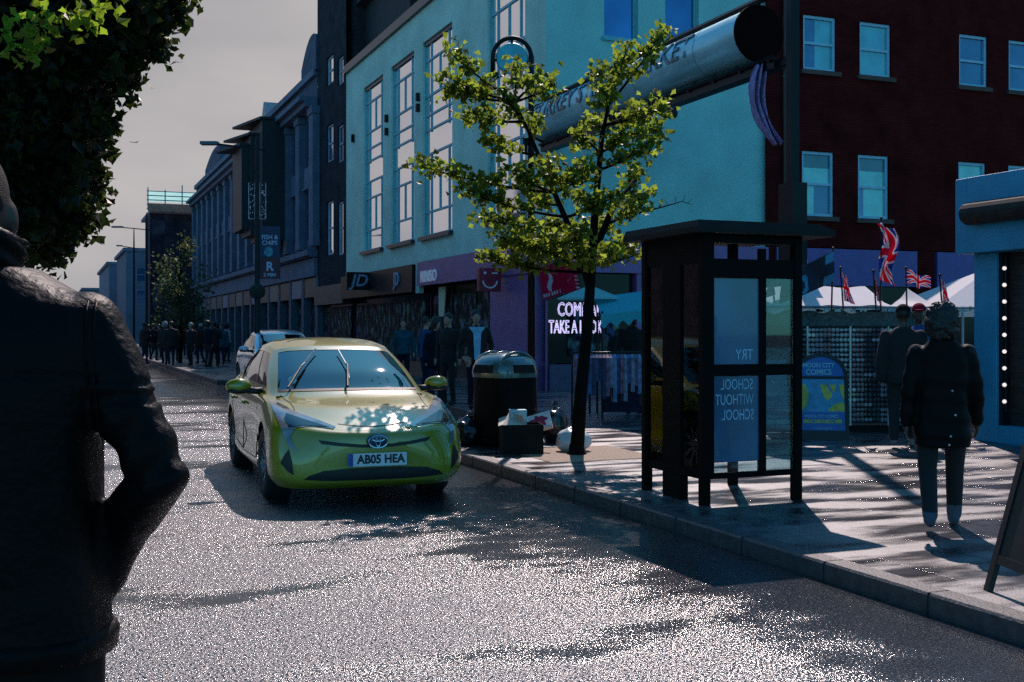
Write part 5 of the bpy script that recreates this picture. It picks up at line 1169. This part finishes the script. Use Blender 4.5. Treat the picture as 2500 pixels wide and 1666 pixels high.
def hand(mb,w,d,side,k=1.,fine=True,curl=.5):
    # w wrist, d direction of the fingers; the thumb leaves the side of the palm
    w=Vector(w); d=Vector(d).normalized(); fwd=Vector((0,1,0)); fwd=(fwd-d*fwd.dot(d)).normalized(); s=d.cross(fwd)*side
    limb(mb,[w,w+d*.045*k],[.024*k,.026*k]); 
    for j in (-1,-.33,.33,1): limb(mb,[w+d*.02*k+fwd*.02*j*k,w+d*.085*k+fwd*.027*j*k],[.017*k,.0135*k],8)
    if not fine: return
    for j,l in ((-1,.058),(-.33,.072),(.33,.078),(1,.068)):
        a=w+d*.085*k+fwd*.029*j*k; b=a+(d*.85-s*curl*.5)*l*.5*k; c=b+(d*.7-s*curl)*l*.5*k; limb(mb,[a,b,c],[.0105*k,.0095*k,.008*k],8)
    a=w+d*.03*k+fwd*.028*k; b=a+(d*.5+fwd*.75-s*.2).normalized()*.04*k; limb(mb,[a,b,b+(d*.85+fwd*.2-s*.3).normalized()*.032*k],[.015*k,.0115*k,.009*k],8)
def head(mb,c,k=1.,yaw=0,tilt=0):
    M=Matrix.Rotation(yaw,3,'Z')@Matrix.Rotation(tilt,3,'X'); c=Vector(c)
    def e(p,r,n=14,m_=10): mb.ell(c+M@(Vector(p)*k),tuple(x*k for x in r),n,m_,M)
    e((0,-.012,.02),(.075,.095,.1),20,14); e((0,.03,-.035),(.062,.066,.082)); e((0,.062,-.085),(.036,.03,.03)); e((0,.098,-.012),(.013,.02,.02)); e((0,.09,.015),(.011,.014,.03))
    for s in (-1,1): e((s*.078,-.008,-.012),(.012,.022,.034),10,8); e((s*.032,.075,.022),(.017,.014,.009),8,6); e((s*.04,.055,-.03),(.025,.028,.025),8,6)
    e((0,.088,-.052),(.024,.012,.009),10,6)
def make_person(label,loc,rz,h=1.72,top=None,legs_m=None,shoe=None,sk=skin,hair_m=None,hair='short',stride=.0,arms='hang',vox=.022,coat=None,bulk=1.,extra=None,group=None,fine=False,cap=None,legk=1.,shoe_h=.055):
    t=thing('person',label,'person',loc,rz,group); k=h/1.72; mb=MB()
    zs=lambda f:f*h
    rings(mb,[(0,0,zs(.465),.15*k*bulk,.115*k*bulk),(0,0,zs(.52),.168*k*bulk,.122*k*bulk),(0,0,zs(.60),.15*k*bulk,.108*k*bulk),(0,.01,zs(.71),.175*k*bulk,.122*k*bulk),(0,0,zs(.785),.185*k*bulk,.1*k*bulk),(0,-.01,zs(.815),.13*k*bulk,.085*k),(0,-.01,zs(.84),.07*k,.065*k)])
    limb(mb,[(0,-.012,zs(.81)),(0,.005,zs(.885))],[.06*k,.052*k]); head(mb,(0,.015,zs(.932)),k)
    wr=[];arm_pts=[]
    for s in (-1,1):
        sh=Vector((s*.195*k*bulk,0,zs(.795)))
        if arms=='hang': el=sh+Vector((s*.055,-.03+s*stride*.25,-.29*k)); w=el+Vector((s*.012,.06+s*stride*.2,-.25*k)); hd=(w-el)
        elif arms=='pockets': el=sh+Vector((s*.1,-.06,-.28*k)); w=el+Vector((-s*.08,.1,-.2*k)); hd=(w-el)
        else: el=sh+Vector((s*.05,-.02,-.28*k)); w=el+Vector((-s*.07,.24,.06*k)); hd=(w-el)
        limb(mb,[sh,el,w],[.06*k*bulk,.048*k*bulk,.036*k]); hand(mb,w,hd,s,k,fine or vox<.012); wr.append(w+hd.normalized()*.07*k); arm_pts+= [el,w]
        hp=Vector((s*.09*k*legk,0,zs(.5))); fy=s*stride; kn=Vector((s*.095*k*legk,.02+fy*.5+(.06 if fy<0 else .02),zs(.275))); an=Vector((s*.095*k*legk,fy-.02,zs(.055)+(.04 if fy<-.05 else 0)))
        limb(mb,[hp,kn,an],[.092*k*bulk*legk**.5,.062*k*legk,.05*k*legk]); mb.ell((an.x,an.y+.06,an.z-.045*k),(.045*k,.13*k,.045*k),12,8); mb.ell((an.x,an.y-.01,an.z-.03*k),(.042*k,.055*k,.06*k),10,8)
    if extra: extra(mb,k)
    me=remesh(mb,vox*k,3 if vox<.03 else 2)
    mm=[sk,top or black,legs_m or black,shoe or black]
    for m_ in mm: me.materials.append(m_)
    idx=[]
    for p in me.polygons:
        c=p.center; 
        if c.z>zs(.845): i=0
        elif min((c-w).length for w in wr)<.105*k: i=0
        elif c.z<zs(shoe_h): i=3
        elif c.z<zs(.49) and abs(c.x)<.19*k: i=2
        else: i=1
        idx.append(i)
    me.polygons.foreach_set('material_index',idx)
    o=bpy.data.objects.new('body',me); COL.objects.link(o); o.parent=t
    hm=hair_m or mat('dark hair',(.01,.008,.007),.6); c=Vector((0,.015,zs(.932)))
    m=MB()
    if hair=='short':
        m.ell(c+Vector((0,-.02,.03))*k,(.083*k,.1*k,.1*k),18,12); m.v=[(x,y,max(z,c.z-.03*k+max(0,(y-c.y+.0)/.1)*.075*k)) for x,y,z in m.v]
    elif hair=='curly':
        m.ell(c+Vector((0,-.025,-.01))*k,(.125*k,.13*k,.165*k),72,54); m.v=[tuple(c+(Vector(v)-c)*(1+.1*noise.noise(Vector(v)*20)+.16*noise.noise(Vector(v)*60))) for v in m.v]
    elif hair=='hood':
        m.ell(c+Vector((0,-.03,.01))*k,(.11*k,.125*k,.145*k),18,12)
    if hair: m.build('hair',hm,t,smooth=True)
    if cap is not None:
        m=MB(); m.ell(c+Vector((0,-.01,.055))*k,(.089*k,.107*k,.085*k),18,12); m.v=[(x,y,max(z,c.z+.035*k)) for x,y,z in m.v]; m.ell(c+Vector((0,.11,.045))*k,(.06*k,.07*k,.008*k),12,6); m.build('cap',cap,t,smooth=True)
    if coat:
        cm,hem=coat; m=MB()
        rr=[(0,0,zs(hem),.21*k*bulk,.165*k*bulk),(0,0,zs(hem+.08),.215*k*bulk,.165*k*bulk),(0,0,zs(.52),.2*k*bulk,.15*k*bulk),(0,0,zs(.60),.185*k*bulk,.14*k*bulk),(0,.0,zs(.71),.2*k*bulk,.145*k*bulk),(0,0,zs(.785),.2*k*bulk,.12*k*bulk),(0,-.01,zs(.825),.13*k*bulk,.1*k),(0,-.01,zs(.85),.085*k,.085*k)]
        rings(m,rr,24)
        for s in (-1,1):
            sh=Vector((s*.19*k*bulk,0,zs(.79))); el,w=arm_pts[(0 if s<0 else 2):(2 if s<0 else 4)]; limb(m,[sh,el,w],[.07*k*bulk,.06*k*bulk,.053*k])
        cme=remesh(m,max(vox,.016)*k,4,lambda p,nn:.0045*math.sin(p.z*48+p.x*4)*(1 if p.z>zs(hem+.02) else .3)+.006*noise.noise(p*14) if vox<.015 else 0)
        cme.materials.append(cm); o=bpy.data.objects.new('coat',cme); COL.objects.link(o); o.parent=t
    return t
def col(n,c,**k): return mat(n,tuple(x*.6 for x in c),k.pop('rough',.9),vary=.3,scale=9,spec=.08,**k)
nv=col('navy cloth',(.012,.018,.035)); bkc=col('black cloth',(.006,.006,.007)); dn=col('dark denim',(.02,.035,.07)); gy=col('grey cloth',(.06,.06,.065)); rdc=col('rust red cloth',(.2,.035,.02)); pw_=col('white cloth',(.5,.5,.52)); bl=col('blue cloth',(.03,.12,.35)); br_=col('brown cloth',(.05,.03,.02)); tl=col('teal cloth',(.02,.1,.14))
greyhair=mat('grey hair',(.3,.29,.28),.7); wshoe=col('pale shoes',(.35,.35,.37))
AW=0.; TO=math.pi
# the woman walking away on the pavement
g=G(2300,1292,PAVE)
puff=mat('black padded coat',(.003,.003,.003),.6,vary=.3,scale=5,spec=.1)
w=make_person('person in long black padded coat with big curly hair walking along the sunlit pavement',g,-.26,1.6,bkc,bkc,col('pale grey boots',(.12,.14,.18)),skin_d,hair='curly',stride=.2,vox=.009,coat=(puff,.37),bulk=.98,fine=True,legk=1.14,shoe_h=.095)
for (x,z) in ((.05,1.0),(.07,.83),(.04,.68),(.03,.62)): m=MB(); m.ell((x,-.175,z),(.008,.006,.008),8,6); m.build('stud',mat('glint stud',(.5,.5,.5),.3,metal=.6),w)
m=MB(); m.box(-.21,-.15,-.02,.05,1.3,1.312); m.box(.15,.21,-.02,.05,1.3,1.312); m.build('shoulder_tab',mat('pale tab',(.5,.5,.52),.5),w)
# the two in front of her
make_person('person in a bulky black jacket and dark cap walking beside the sunglasses stall',G(2205,1092,PAVE),-.3,1.72,bkc,bkc,wshoe,skin_d,hair='short',stride=.16,vox=.018,bulk=1.05,cap=col('black cap',(.012,.012,.014)),coat=(bkc,.45),legk=1.15)
make_person('person in red cap and blue top half hidden behind the walking pair',G(2268,1078,PAVE)+Vector((.05,.5,0)),math.pi-.3,1.76,bl,dn,wshoe,skin_d,hair=None,vox=.02,cap=col('red cap',(.4,.015,.04)))
# people by the shop corner
make_person('person in an open dark jacket over pale blue shirt near the purple pillar',P(1162,805,20.5)*1+Vector((0,0,PAVE-H)),math.pi+.2,1.78,bkc,nv,bkc,skin,arms='pockets',vox=.022,extra=None)
o=COL.objects[-1]
def shirt(t,h,c):
    m=MB(); m.grid(lambda q,w:((q-.5)*(.10+.12*(w>.82)*(w-.82)*5)*(1+.5*w),.135+.012*math.cos((q-.5)*2.5)-.03*max(0,w-.75),h*(.5+.33*w)),8,14); m.build('shirt_front',c,t,smooth=True)
    m=MB()
    for s in (-1,1): m.add([(s*.04,.105,h*.835),(s*.11,.1,h*.82),(s*.06,.13,h*.77)],[(0,1,2)])
    m.build('collar',c,t)
corner=[q for q in COL.objects if q.type=='EMPTY' and q.get('label','').startswith('person in an open dark')][0]
shirt(corner,1.78,mat('pale blue shirt',(.2,.42,.6),.7))
def at_(u,Y,z=PAVE): w=P(u,805,Y); w.z=z; return w
make_person('person in black with a pale collar standing left of the one in the open jacket',at_(1095,21.5),math.pi-.5,1.74,bkc,bkc,bkc,skin,vox=.022)
make_person('person with long dark hair in a black coat beside the wing of the green car',at_(1065,22.6),math.pi+.6,1.66,nv,dn,bkc,skin,hair='hood',vox=.022,coat=(nv,.4))
make_person('person in a blue jacket looking into the shop just right of the green car',at_(1040,24.5),-.9,1.7,col('blue jacket',(.03,.1,.22)),dn,bkc,skin,vox=.022)
make_person('person in a teal top in front of the dark sports shop window',at_(985,28),math.pi,1.7,tl,nv,bkc,skin,vox=.024)
make_person('stallholder in black behind the blue garments rail',at_(1545,19.3),math.pi+.2,1.75,bkc,bkc,bkc,skin_d,vox=.022)
# the crowd down the pavement
tops=[bkc,nv,gy,bkc,rdc,bkc,br_,nv,bkc,tl,pw_,bkc,nv,gy,bkc,bkc]; crowd=[]
CR=[(352,47,1.72,'hooded dark coat'),(375,52,1.7,'black jacket and bright hat'),(402,46,1.74,'dark overcoat'),(418,45,1.75,'black coat and broad shoulders'),(437,50,1.66,'grey jacket'),(466,45,1.7,'grey headed black coat'),(490,47,1.68,'navy jacket'),(507,43,1.75,'rust red jacket'),(523,44,1.74,'black anorak'),(540,46,1.66,'short navy coat'),(553,50,1.7,'dark brown coat'),(388,58,1.7,'black top'),(455,60,1.7,'dark teal top'),(478,62,1.72,'pale jacket'),(362,62,1.7,'plain black coat'),(530,56,1.7,'dark hat and coat')]
WH=['leftmost of the pavement crowd','second from the left in the crowd','left of the crowd centre','nearest in the middle of the crowd','just right of the crowd centre','pale headed in the crowd centre','beside the rust red jacket','brightest coloured of the crowd','right of the rust red jacket','near the silver car','behind the silver car mirror','at the back left of the crowd','at the back centre of the crowd','palest clothed at the back of the crowd','farthest left at the back','at the back right of the crowd']
rc=random.Random(5)
for i,((u,Y,h,d),wh) in enumerate(zip(CR,WH)):
    make_person('person in %s, %s'%(d,wh),at_(u,Y),rc.choice([0,math.pi,.5,math.pi-.6,-.7]),h,tops[i],bkc if i%3 else dn,bkc,skin if i%2 else skin_d,greyhair if i in (5,2,6) else None,rc.choice(['short','short','hood']) if i!=5 else 'short',rc.uniform(-.12,.14),'hang' if i%4 else 'fold',.035,(tops[i],.42) if i%3==0 else None,rc.uniform(1.,1.15),None,'crowd far along the pavement',False,col('lime hat',(.4,.42,.1)) if i==1 else None)

# ---------------------------------------------------------------- the man in the foreground, seen from behind
MY=2.1; MX=-.955
t=thing('person','tall man with cropped hair in a dark collared jacket, back turned, closest to us','person',(MX,MY,0),0)
k=1.06
mb=MB(); hc=Vector((-.078,.06,1.77))
head(mb,hc,1.07,R(14),R(4)); limb(mb,[(-.03,.0,1.6),(-.06,.035,1.7)],[.068,.062])
rings(mb,[(0,0,.92,.17,.125),(0,0,1.05,.18,.13),(0,0,1.2,.175,.125),(0,0,1.4,.195,.13),(0,0,1.55,.19,.1),(0,0,1.62,.09,.08)])
EL={1:Vector((.325,-.05,1.285)),-1:Vector((-.325,-.05,1.285))}; WRI={1:Vector((.17,.09,1.12)),-1:Vector((-.17,.09,1.12))}
for s in (-1,1):
    limb(mb,[(s*.19,0,1.55),EL[s],WRI[s]],[.05,.04,.034]); hand(mb,WRI[s],Vector((-s*.12,.0,-.1)),s,1.0)
    limb(mb,[(s*.1,0,.95),(s*.115,.03,.52),(s*.115,-.02,.1)],[.105,.072,.055]); mb.ell((s*.115,.05,.05),(.05,.14,.05),12,8)
me=remesh(mb,.009,4)
hs=mat('cropped head skin',(.035,.02,.014),.4,vary=.2,spec=.35); tr=mat('dark trousers',(.003,.003,.003),.8,spec=.15,vary=.3,bump=.2,bscale=14); crop=mat('cropped hair',(.007,.006,.006),.75,spec=.2,vary=.3,bump=.6,bscale=350)
for m_ in (hs,tr,black): me.materials.append(m_)
me.polygons.foreach_set('material_index',[0 if p.center.z>1.55 or min((p.center-w-Vector((0,.02,-.07))).length for w in WRI.values())<.12 else (2 if p.center.z<.1 else 1) for p in me.polygons])
o=bpy.data.objects.new('body',me); COL.objects.link(o); o.parent=t
m=MB(); Mh=Matrix.Rotation(R(14),3,'Z')@Matrix.Rotation(R(4),3,'X'); m.ell(hc+Mh@Vector((0,-.016,.03)),(.0795,.101,.1045),36,26,Mh)
m.v=[tuple(hc+Mh@(lambda q:Vector((q.x,q.y,max(q.z,-.045+max(0,q.y+.02)*1.1))))(Mh.inverted()@(Vector(v)-hc))) for v in m.v]; m.build('hair',crop,t,smooth=True)
# jacket
jk=mat('dark waxed jacket',(.0014,.0014,.0016),.5,spec=.1,vary=.35,scale=7,bump=.25,bscale=55)
m=MB()
rings(m,[(0,0,.965,.205,.15),(0,0,.98,.215,.158),(0,0,1.03,.208,.152),(0,0,1.12,.205,.148),(0,-.005,1.22,.198,.148),(0,-.01,1.33,.2,.15),(0,-.012,1.44,.215,.148),(0,-.01,1.53,.222,.132),(0,-.003,1.595,.205,.108),(-.01,.005,1.632,.14,.092),(-.02,.012,1.665,.09,.085)],28)
for s in (-1,1):
    limb(m,[(s*.175,-.005,1.555),(s*.24,-.03,1.44),EL[s],EL[s].lerp(WRI[s],.6),WRI[s].lerp(Vector((s*.19,.06,1.08)),.8)],[.068,.062,.052,.05,.05],16)
def jd(p,n):
    d=.0
    ax=abs(p.x)
    if ax>.2:
        d+=.005*math.sin((p.z*1.0-ax*.9)*62+math.sin(p.y*20)*1.5)*max(0,1-abs(p.z-1.3)/.16)
        if 1.415<p.z-(.0)*ax<1.44 : d-=.006
    d+=.004*noise.noise(Vector((p.x*9,p.y*9,p.z*14)))+.006*noise.noise(Vector((p.x*4,p.y*4,p.z*5)))
    d+=.006*math.sin(p.x*26+p.z*16)*max(0,1-abs(p.z-1.12)/.16)
    # yoke seam across the back
    if abs(p.z-(1.475-.25*ax*ax))<.006 and p.y<0: d-=.004
    return d
jm=remesh(m,.0075,14,jd); jm.materials.append(jk); o=bpy.data.objects.new('jacket',jm); COL.objects.link(o); o.parent=t
m=MB()
def colr(q,w):
    a=q*2*math.pi; r=.088+.012*w+.006*math.sin(a*2)+.004*math.sin(w*14+a*3); return (r*math.sin(a)*1.0-.045,.02+r*.98*-math.cos(a)*-1*-1-.0, 1.645+.075*w-.03*w*math.cos(a)*-1*.6+.006*math.sin(a*3))
m.grid(colr,48,12); o=m.build('collar',jk,t,smooth=True,norm=False); q=o.modifiers.new('thick','SOLIDIFY'); q.thickness=.009
m=MB(); rings(m,[(0,0,.955,.2,.146),(0,0,.96,.219,.162),(0,0,.99,.222,.165),(0,0,1.005,.214,.158)],36); m.build('hem_band',jk,t,smooth=True)
bv=BVHTree.FromPolygons([v.co.copy() for v in jm.vertices],[tuple(p.vertices) for p in jm.polygons])
def on(x,z,off=.0015):
    h=bv.ray_cast(Vector((x,-1,z)),Vector((0,1,0))); return (h[0]+h[1]*off) if h[0] is not None else None
for s in (-1,1):
    for dx in (0,.012):
        pts=[on(s*(.195+dx-.03*max(0,(z-1.5))*8*0+.02*math.sin((1.6-z)*5)),z) for z in np.linspace(1.6,1.36,14)]; pts=[p for p in pts if p is not None]
        if len(pts)>3: m=MB(); m.tube(pts,.0022,5); m.build('seam',jk,t,smooth=True)
# ---------------------------------------------------------------- trees
def leaf_pts(rnd,c,size):
    a=rnd.uniform(0,2*math.pi); b=rnd.uniform(-1.0,1.0); d=Vector((math.cos(a)*math.cos(b),math.sin(a)*math.cos(b),math.sin(b))); s=d.orthogonal(); s.rotate(Matrix.Rotation(rnd.uniform(0,6.3),3,d)); n=d.cross(s)
    l=size*rnd.uniform(.7,1.3); w=l*.42
    return [c-d*l*.5, c-d*l*.05+s*w+n*.12*l, c+d*l*.1+s*w*.55+n*.06*l, c+d*l*.55, c+d*l*.1-s*w*.55+n*.06*l, c-d*l*.05-s*w+n*.12*l]
LF=[(0,1,2,3),(0,3,4,5)]
rnd=random.Random(11)
bark=mat('dark bark',(.006,.005,.005),.9,spec=.08,vary=.4,scale=12,bump=.8,bscale=25,stretch=(1,1,.3))
lm1=leaf_mat('young maple leaf',(.008,.02,.004),(.46,.6,.06),.34)
# the young street tree
YT=13.1*H/1.6*1.02; base=G(1408,1110,PAVE); YT=base.y
t=thing('street_tree','young street tree with tufted yellow green branches beside the bin','tree',base)
def L_(u,v,dy=0): w=P(u,v,YT+dy); return w-base
tips=[(1095,125,-.3),(1090,188,.2),(1085,222,.4),(1028,405,-.4),(1140,290,.5),(1140,470,-.5),(1182,535,.3),(1212,575,-.6),(1178,632,.2),(1262,160,.3),(1312,185,-.3),(1355,205,.5),(1455,172,.2),(1530,118,-.3),(1622,72,.1),(1480,215,-.6),(1565,268,.4),(1628,262,-.2),(1622,312,.5),(1592,352,-.5),(1602,470,.2),(1568,500,-.5),(1540,592,.3),(1500,612,-.3),(1560,620,.1),(1392,590,.4),(1330,600,-.5),(1300,480,.8),(1440,420,-.8),(1545,420,.8),(1250,420,-.8),(1400,560,-.9),(1480,540,.9),(1240,600,.5),(1300,570,-.2),(1370,560,.7),(1200,350,.2),(1300,300,.7),(1450,300,.9),(1340,400,-.9),(1500,480,-.9),(1420,330,-.3),(1235,240,-.2),(1330,545,.9),(1450,620,-.7),(1390,470,.6),(1520,340,0)]
stems=[[L_(1408,1110),L_(1418,960),L_(1434,800),L_(1444,650),L_(1454,500,.1),L_(1470,330,.1),L_(1492,230,.1)],
       [L_(1440,700),L_(1392,560,-.1),L_(1340,440,-.1),L_(1290,320,0),L_(1245,225,0)],
       [L_(1446,630),L_(1490,520,.2),L_(1550,440,.3)]]
m=MB(); m.tube(stems[0],[.082,.072,.064,.054,.042,.028,.012],10); m.lathe([(.12,0),(.095,.05),(.08,.12)],10); m.build('trunk',bark,t,smooth=True)
lb=MB(); lv=MB()
def bez(a,b,c,q): return a*(1-q)**2+b*2*q*(1-q)+c*q*q
for s_ in stems[1:]: lb.tube(s_,[.045,.036,.028,.02,.01][:len(s_)],8)
for (u,v,dy) in tips:
    tip=L_(u,v,dy); best=None
    for s_ in stems:
        for i in range(len(s_)-1):
            for q in (0,.25,.5,.75):
                pt=s_[i]+(s_[i+1]-s_[i])*q
                if pt.z<tip.z-.12 or pt.z<1.9: 
                    if pt.z<1.7: continue
                    sc_=(pt-tip).length+max(0,pt.z-tip.z)*2
                    if best is None or sc_<best[0]: best=(sc_,pt)
    if best is None: best=(0,stems[0][3])
    a=best[1]; mid=(a+tip)/2+Vector((0,rnd.uniform(-.08,.08),-.06*(tip-a).length)); pts=[bez(a,mid,tip,q) for q in np.linspace(0,1,8)]
    lb.tube(pts,list(np.linspace(.02,.005,8)),5)
    ln=(tip-a).length
    nk=max(3,int(ln*6.3))
    for k in range(nk):
        q=.42+.6*(k+rnd.uniform(0,.8))/nk; c=bez(a,mid,tip,q)+Vector((rnd.gauss(0,.03),rnd.gauss(0,.05),rnd.gauss(0,.02)+.03))
        rr=rnd.uniform(.05,.088)*(1.15 if k==nk-1 else 1)
        for j in range(rnd.randint(26,40)): lv.add(leaf_pts(rnd,c+Vector((rnd.gauss(0,rr),rnd.gauss(0,rr),rnd.gauss(0,rr*.75))),.078),LF)
# leafless twig on the right
tw=[L_(1560,520),L_(1620,505),L_(1665,492),L_(1690,500)]; lb.tube(tw,[.012,.009,.006,.003],5)
for q in ((1630,500,1622,488),(1650,495,1648,480),(1668,492,1672,478),(1680,496,1690,486)): lb.tube([L_(q[0],q[1]),L_(q[2],q[3])],.003,4)
lb.build('branches',bark,t,smooth=True); lv.build('crown',lm1,t,norm=False)
# the big tree on the left, against the light
lm2=leaf_mat('plane leaf in shade tone',(.005,.008,.003),(.06,.1,.012),.25)  # shade of the backlit crown put into the leaf colour
YB=11.5; tb=P(-150,805,YB); tb.z=0
t=thing('street_tree','large dark leafy tree filling the upper left, black against the bright sky','tree',tb)
def B_(u,v,dy=0): return P(u,v,YB+dy)-tb
m=MB(); trunk=[Vector((0,0,0)),Vector((.05,0,1.5)),Vector((.0,.1,3)),Vector((.2,.1,5)),Vector((.3,.1,7.2))]; m.tube(trunk,[.24,.2,.17,.12,.04],12); m.build('trunk',bark,t,smooth=True)
edge=[(430,-120),(432,20),(405,70),(372,125),(335,150),(300,205),(285,235),(250,290),(262,330),(245,385),(235,420),(246,480),(235,520),(190,545),(160,590),(128,625),(60,640),(-60,600),(-250,560)]
def right(v):
    for (u0,v0),(u1,v1) in zip(edge,edge[1:]):
        if v0<=v<=v1: return u0+(u1-u0)*(v-v0)/max(1,v1-v0)
    return 0
lv=MB(); lb=MB(); cent=[]
for i in range(330):
    v=rnd.uniform(-420,615); r_=right(max(v,-120))
    u=r_-26-abs(rnd.gauss(0,1))*200 if i%3 else r_-rnd.uniform(-10,60); u=max(u,-330); dy=rnd.uniform(-1.9,1.9)*(1 if u<r_-120 else .6)
    cent.append((u,v,dy))
for u,v,dy in cent:
    c=B_(u,v,dy); rr=rnd.uniform(.16,.34)
    rr*=1.35 if u<right(max(v,-120))-60 else .6
    n=int(95*rr/.25)
    for j in range(n):
        p=Vector((rnd.gauss(0,1),rnd.gauss(0,1),rnd.gauss(0,.85))); 
        if p.length>2.1: continue
        lv.add(leaf_pts(rnd,c+p*rr*.55,.10),LF)
    if rnd.random()<.3:
        a=trunk[3]+(trunk[4]-trunk[3])*rnd.random()*.8 if c.z>4.5 else trunk[2]+(trunk[3]-trunk[2])*rnd.random()
        lb.tube([a,(a+c)/2+Vector((0,0,.1)),c],[.05,.03,.01],5)
# a nearer spray of leaves with sunlight put into their colour
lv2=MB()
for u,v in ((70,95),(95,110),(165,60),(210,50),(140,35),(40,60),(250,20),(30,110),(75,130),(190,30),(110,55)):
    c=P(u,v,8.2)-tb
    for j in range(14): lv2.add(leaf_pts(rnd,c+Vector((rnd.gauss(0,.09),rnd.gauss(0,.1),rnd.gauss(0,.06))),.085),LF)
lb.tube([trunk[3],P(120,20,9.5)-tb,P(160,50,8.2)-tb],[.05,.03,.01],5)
lb.build('branches',bark,t,smooth=True); lv_outer=lv; SPRAY=(lv2,leaf_mat('leaf in sunlit tone',(.02,.03,.006),(.3,.45,.03),.55))
# dense heart of the crown: thousands more leaves further in
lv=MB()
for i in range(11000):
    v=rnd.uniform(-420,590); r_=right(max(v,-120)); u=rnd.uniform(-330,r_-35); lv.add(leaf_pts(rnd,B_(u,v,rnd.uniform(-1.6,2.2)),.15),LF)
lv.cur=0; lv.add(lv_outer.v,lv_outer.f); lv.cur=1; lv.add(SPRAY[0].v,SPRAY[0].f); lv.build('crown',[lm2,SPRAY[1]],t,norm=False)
# small far tree on the pavement
YF=48.8; fb_=P(440,805,YF); fb_.z=PAVE
t=thing('street_tree','small pale leaved tree far along the pavement, above the crowd','tree',fb_)
m=MB(); m.tube([(0,0,0),(.05,0,1.6),(0,0,3.2),(.05,0,4.8)],[.09,.07,.05,.02],8); m.build('trunk',bark,t,smooth=True)
lv=MB(); lb=MB(); lm3=leaf_mat('grey green leaf',(.05,.075,.045),(.12,.16,.05),.35)
for i in range(34):
    q=rnd.random(); z=1.7+q*3.4; rw=1.25*math.sin(min(1,(q*.8+.2))*math.pi*.9)+.15
    a=rnd.uniform(0,6.28); c=Vector((math.cos(a)*rw*rnd.uniform(.2,1),math.sin(a)*rw*rnd.uniform(.2,1),z))
    lb.tube([(0,0,max(1.4,z-.8)),c],[.025,.01],5)
    for j in range(60): lv.add(leaf_pts(rnd,c+Vector((rnd.gauss(0,.19),rnd.gauss(0,.19),rnd.gauss(0,.24))),.13),LF)
lb.build('branches',bark,t,smooth=True); lv.build('crown',lm3,t,norm=False)
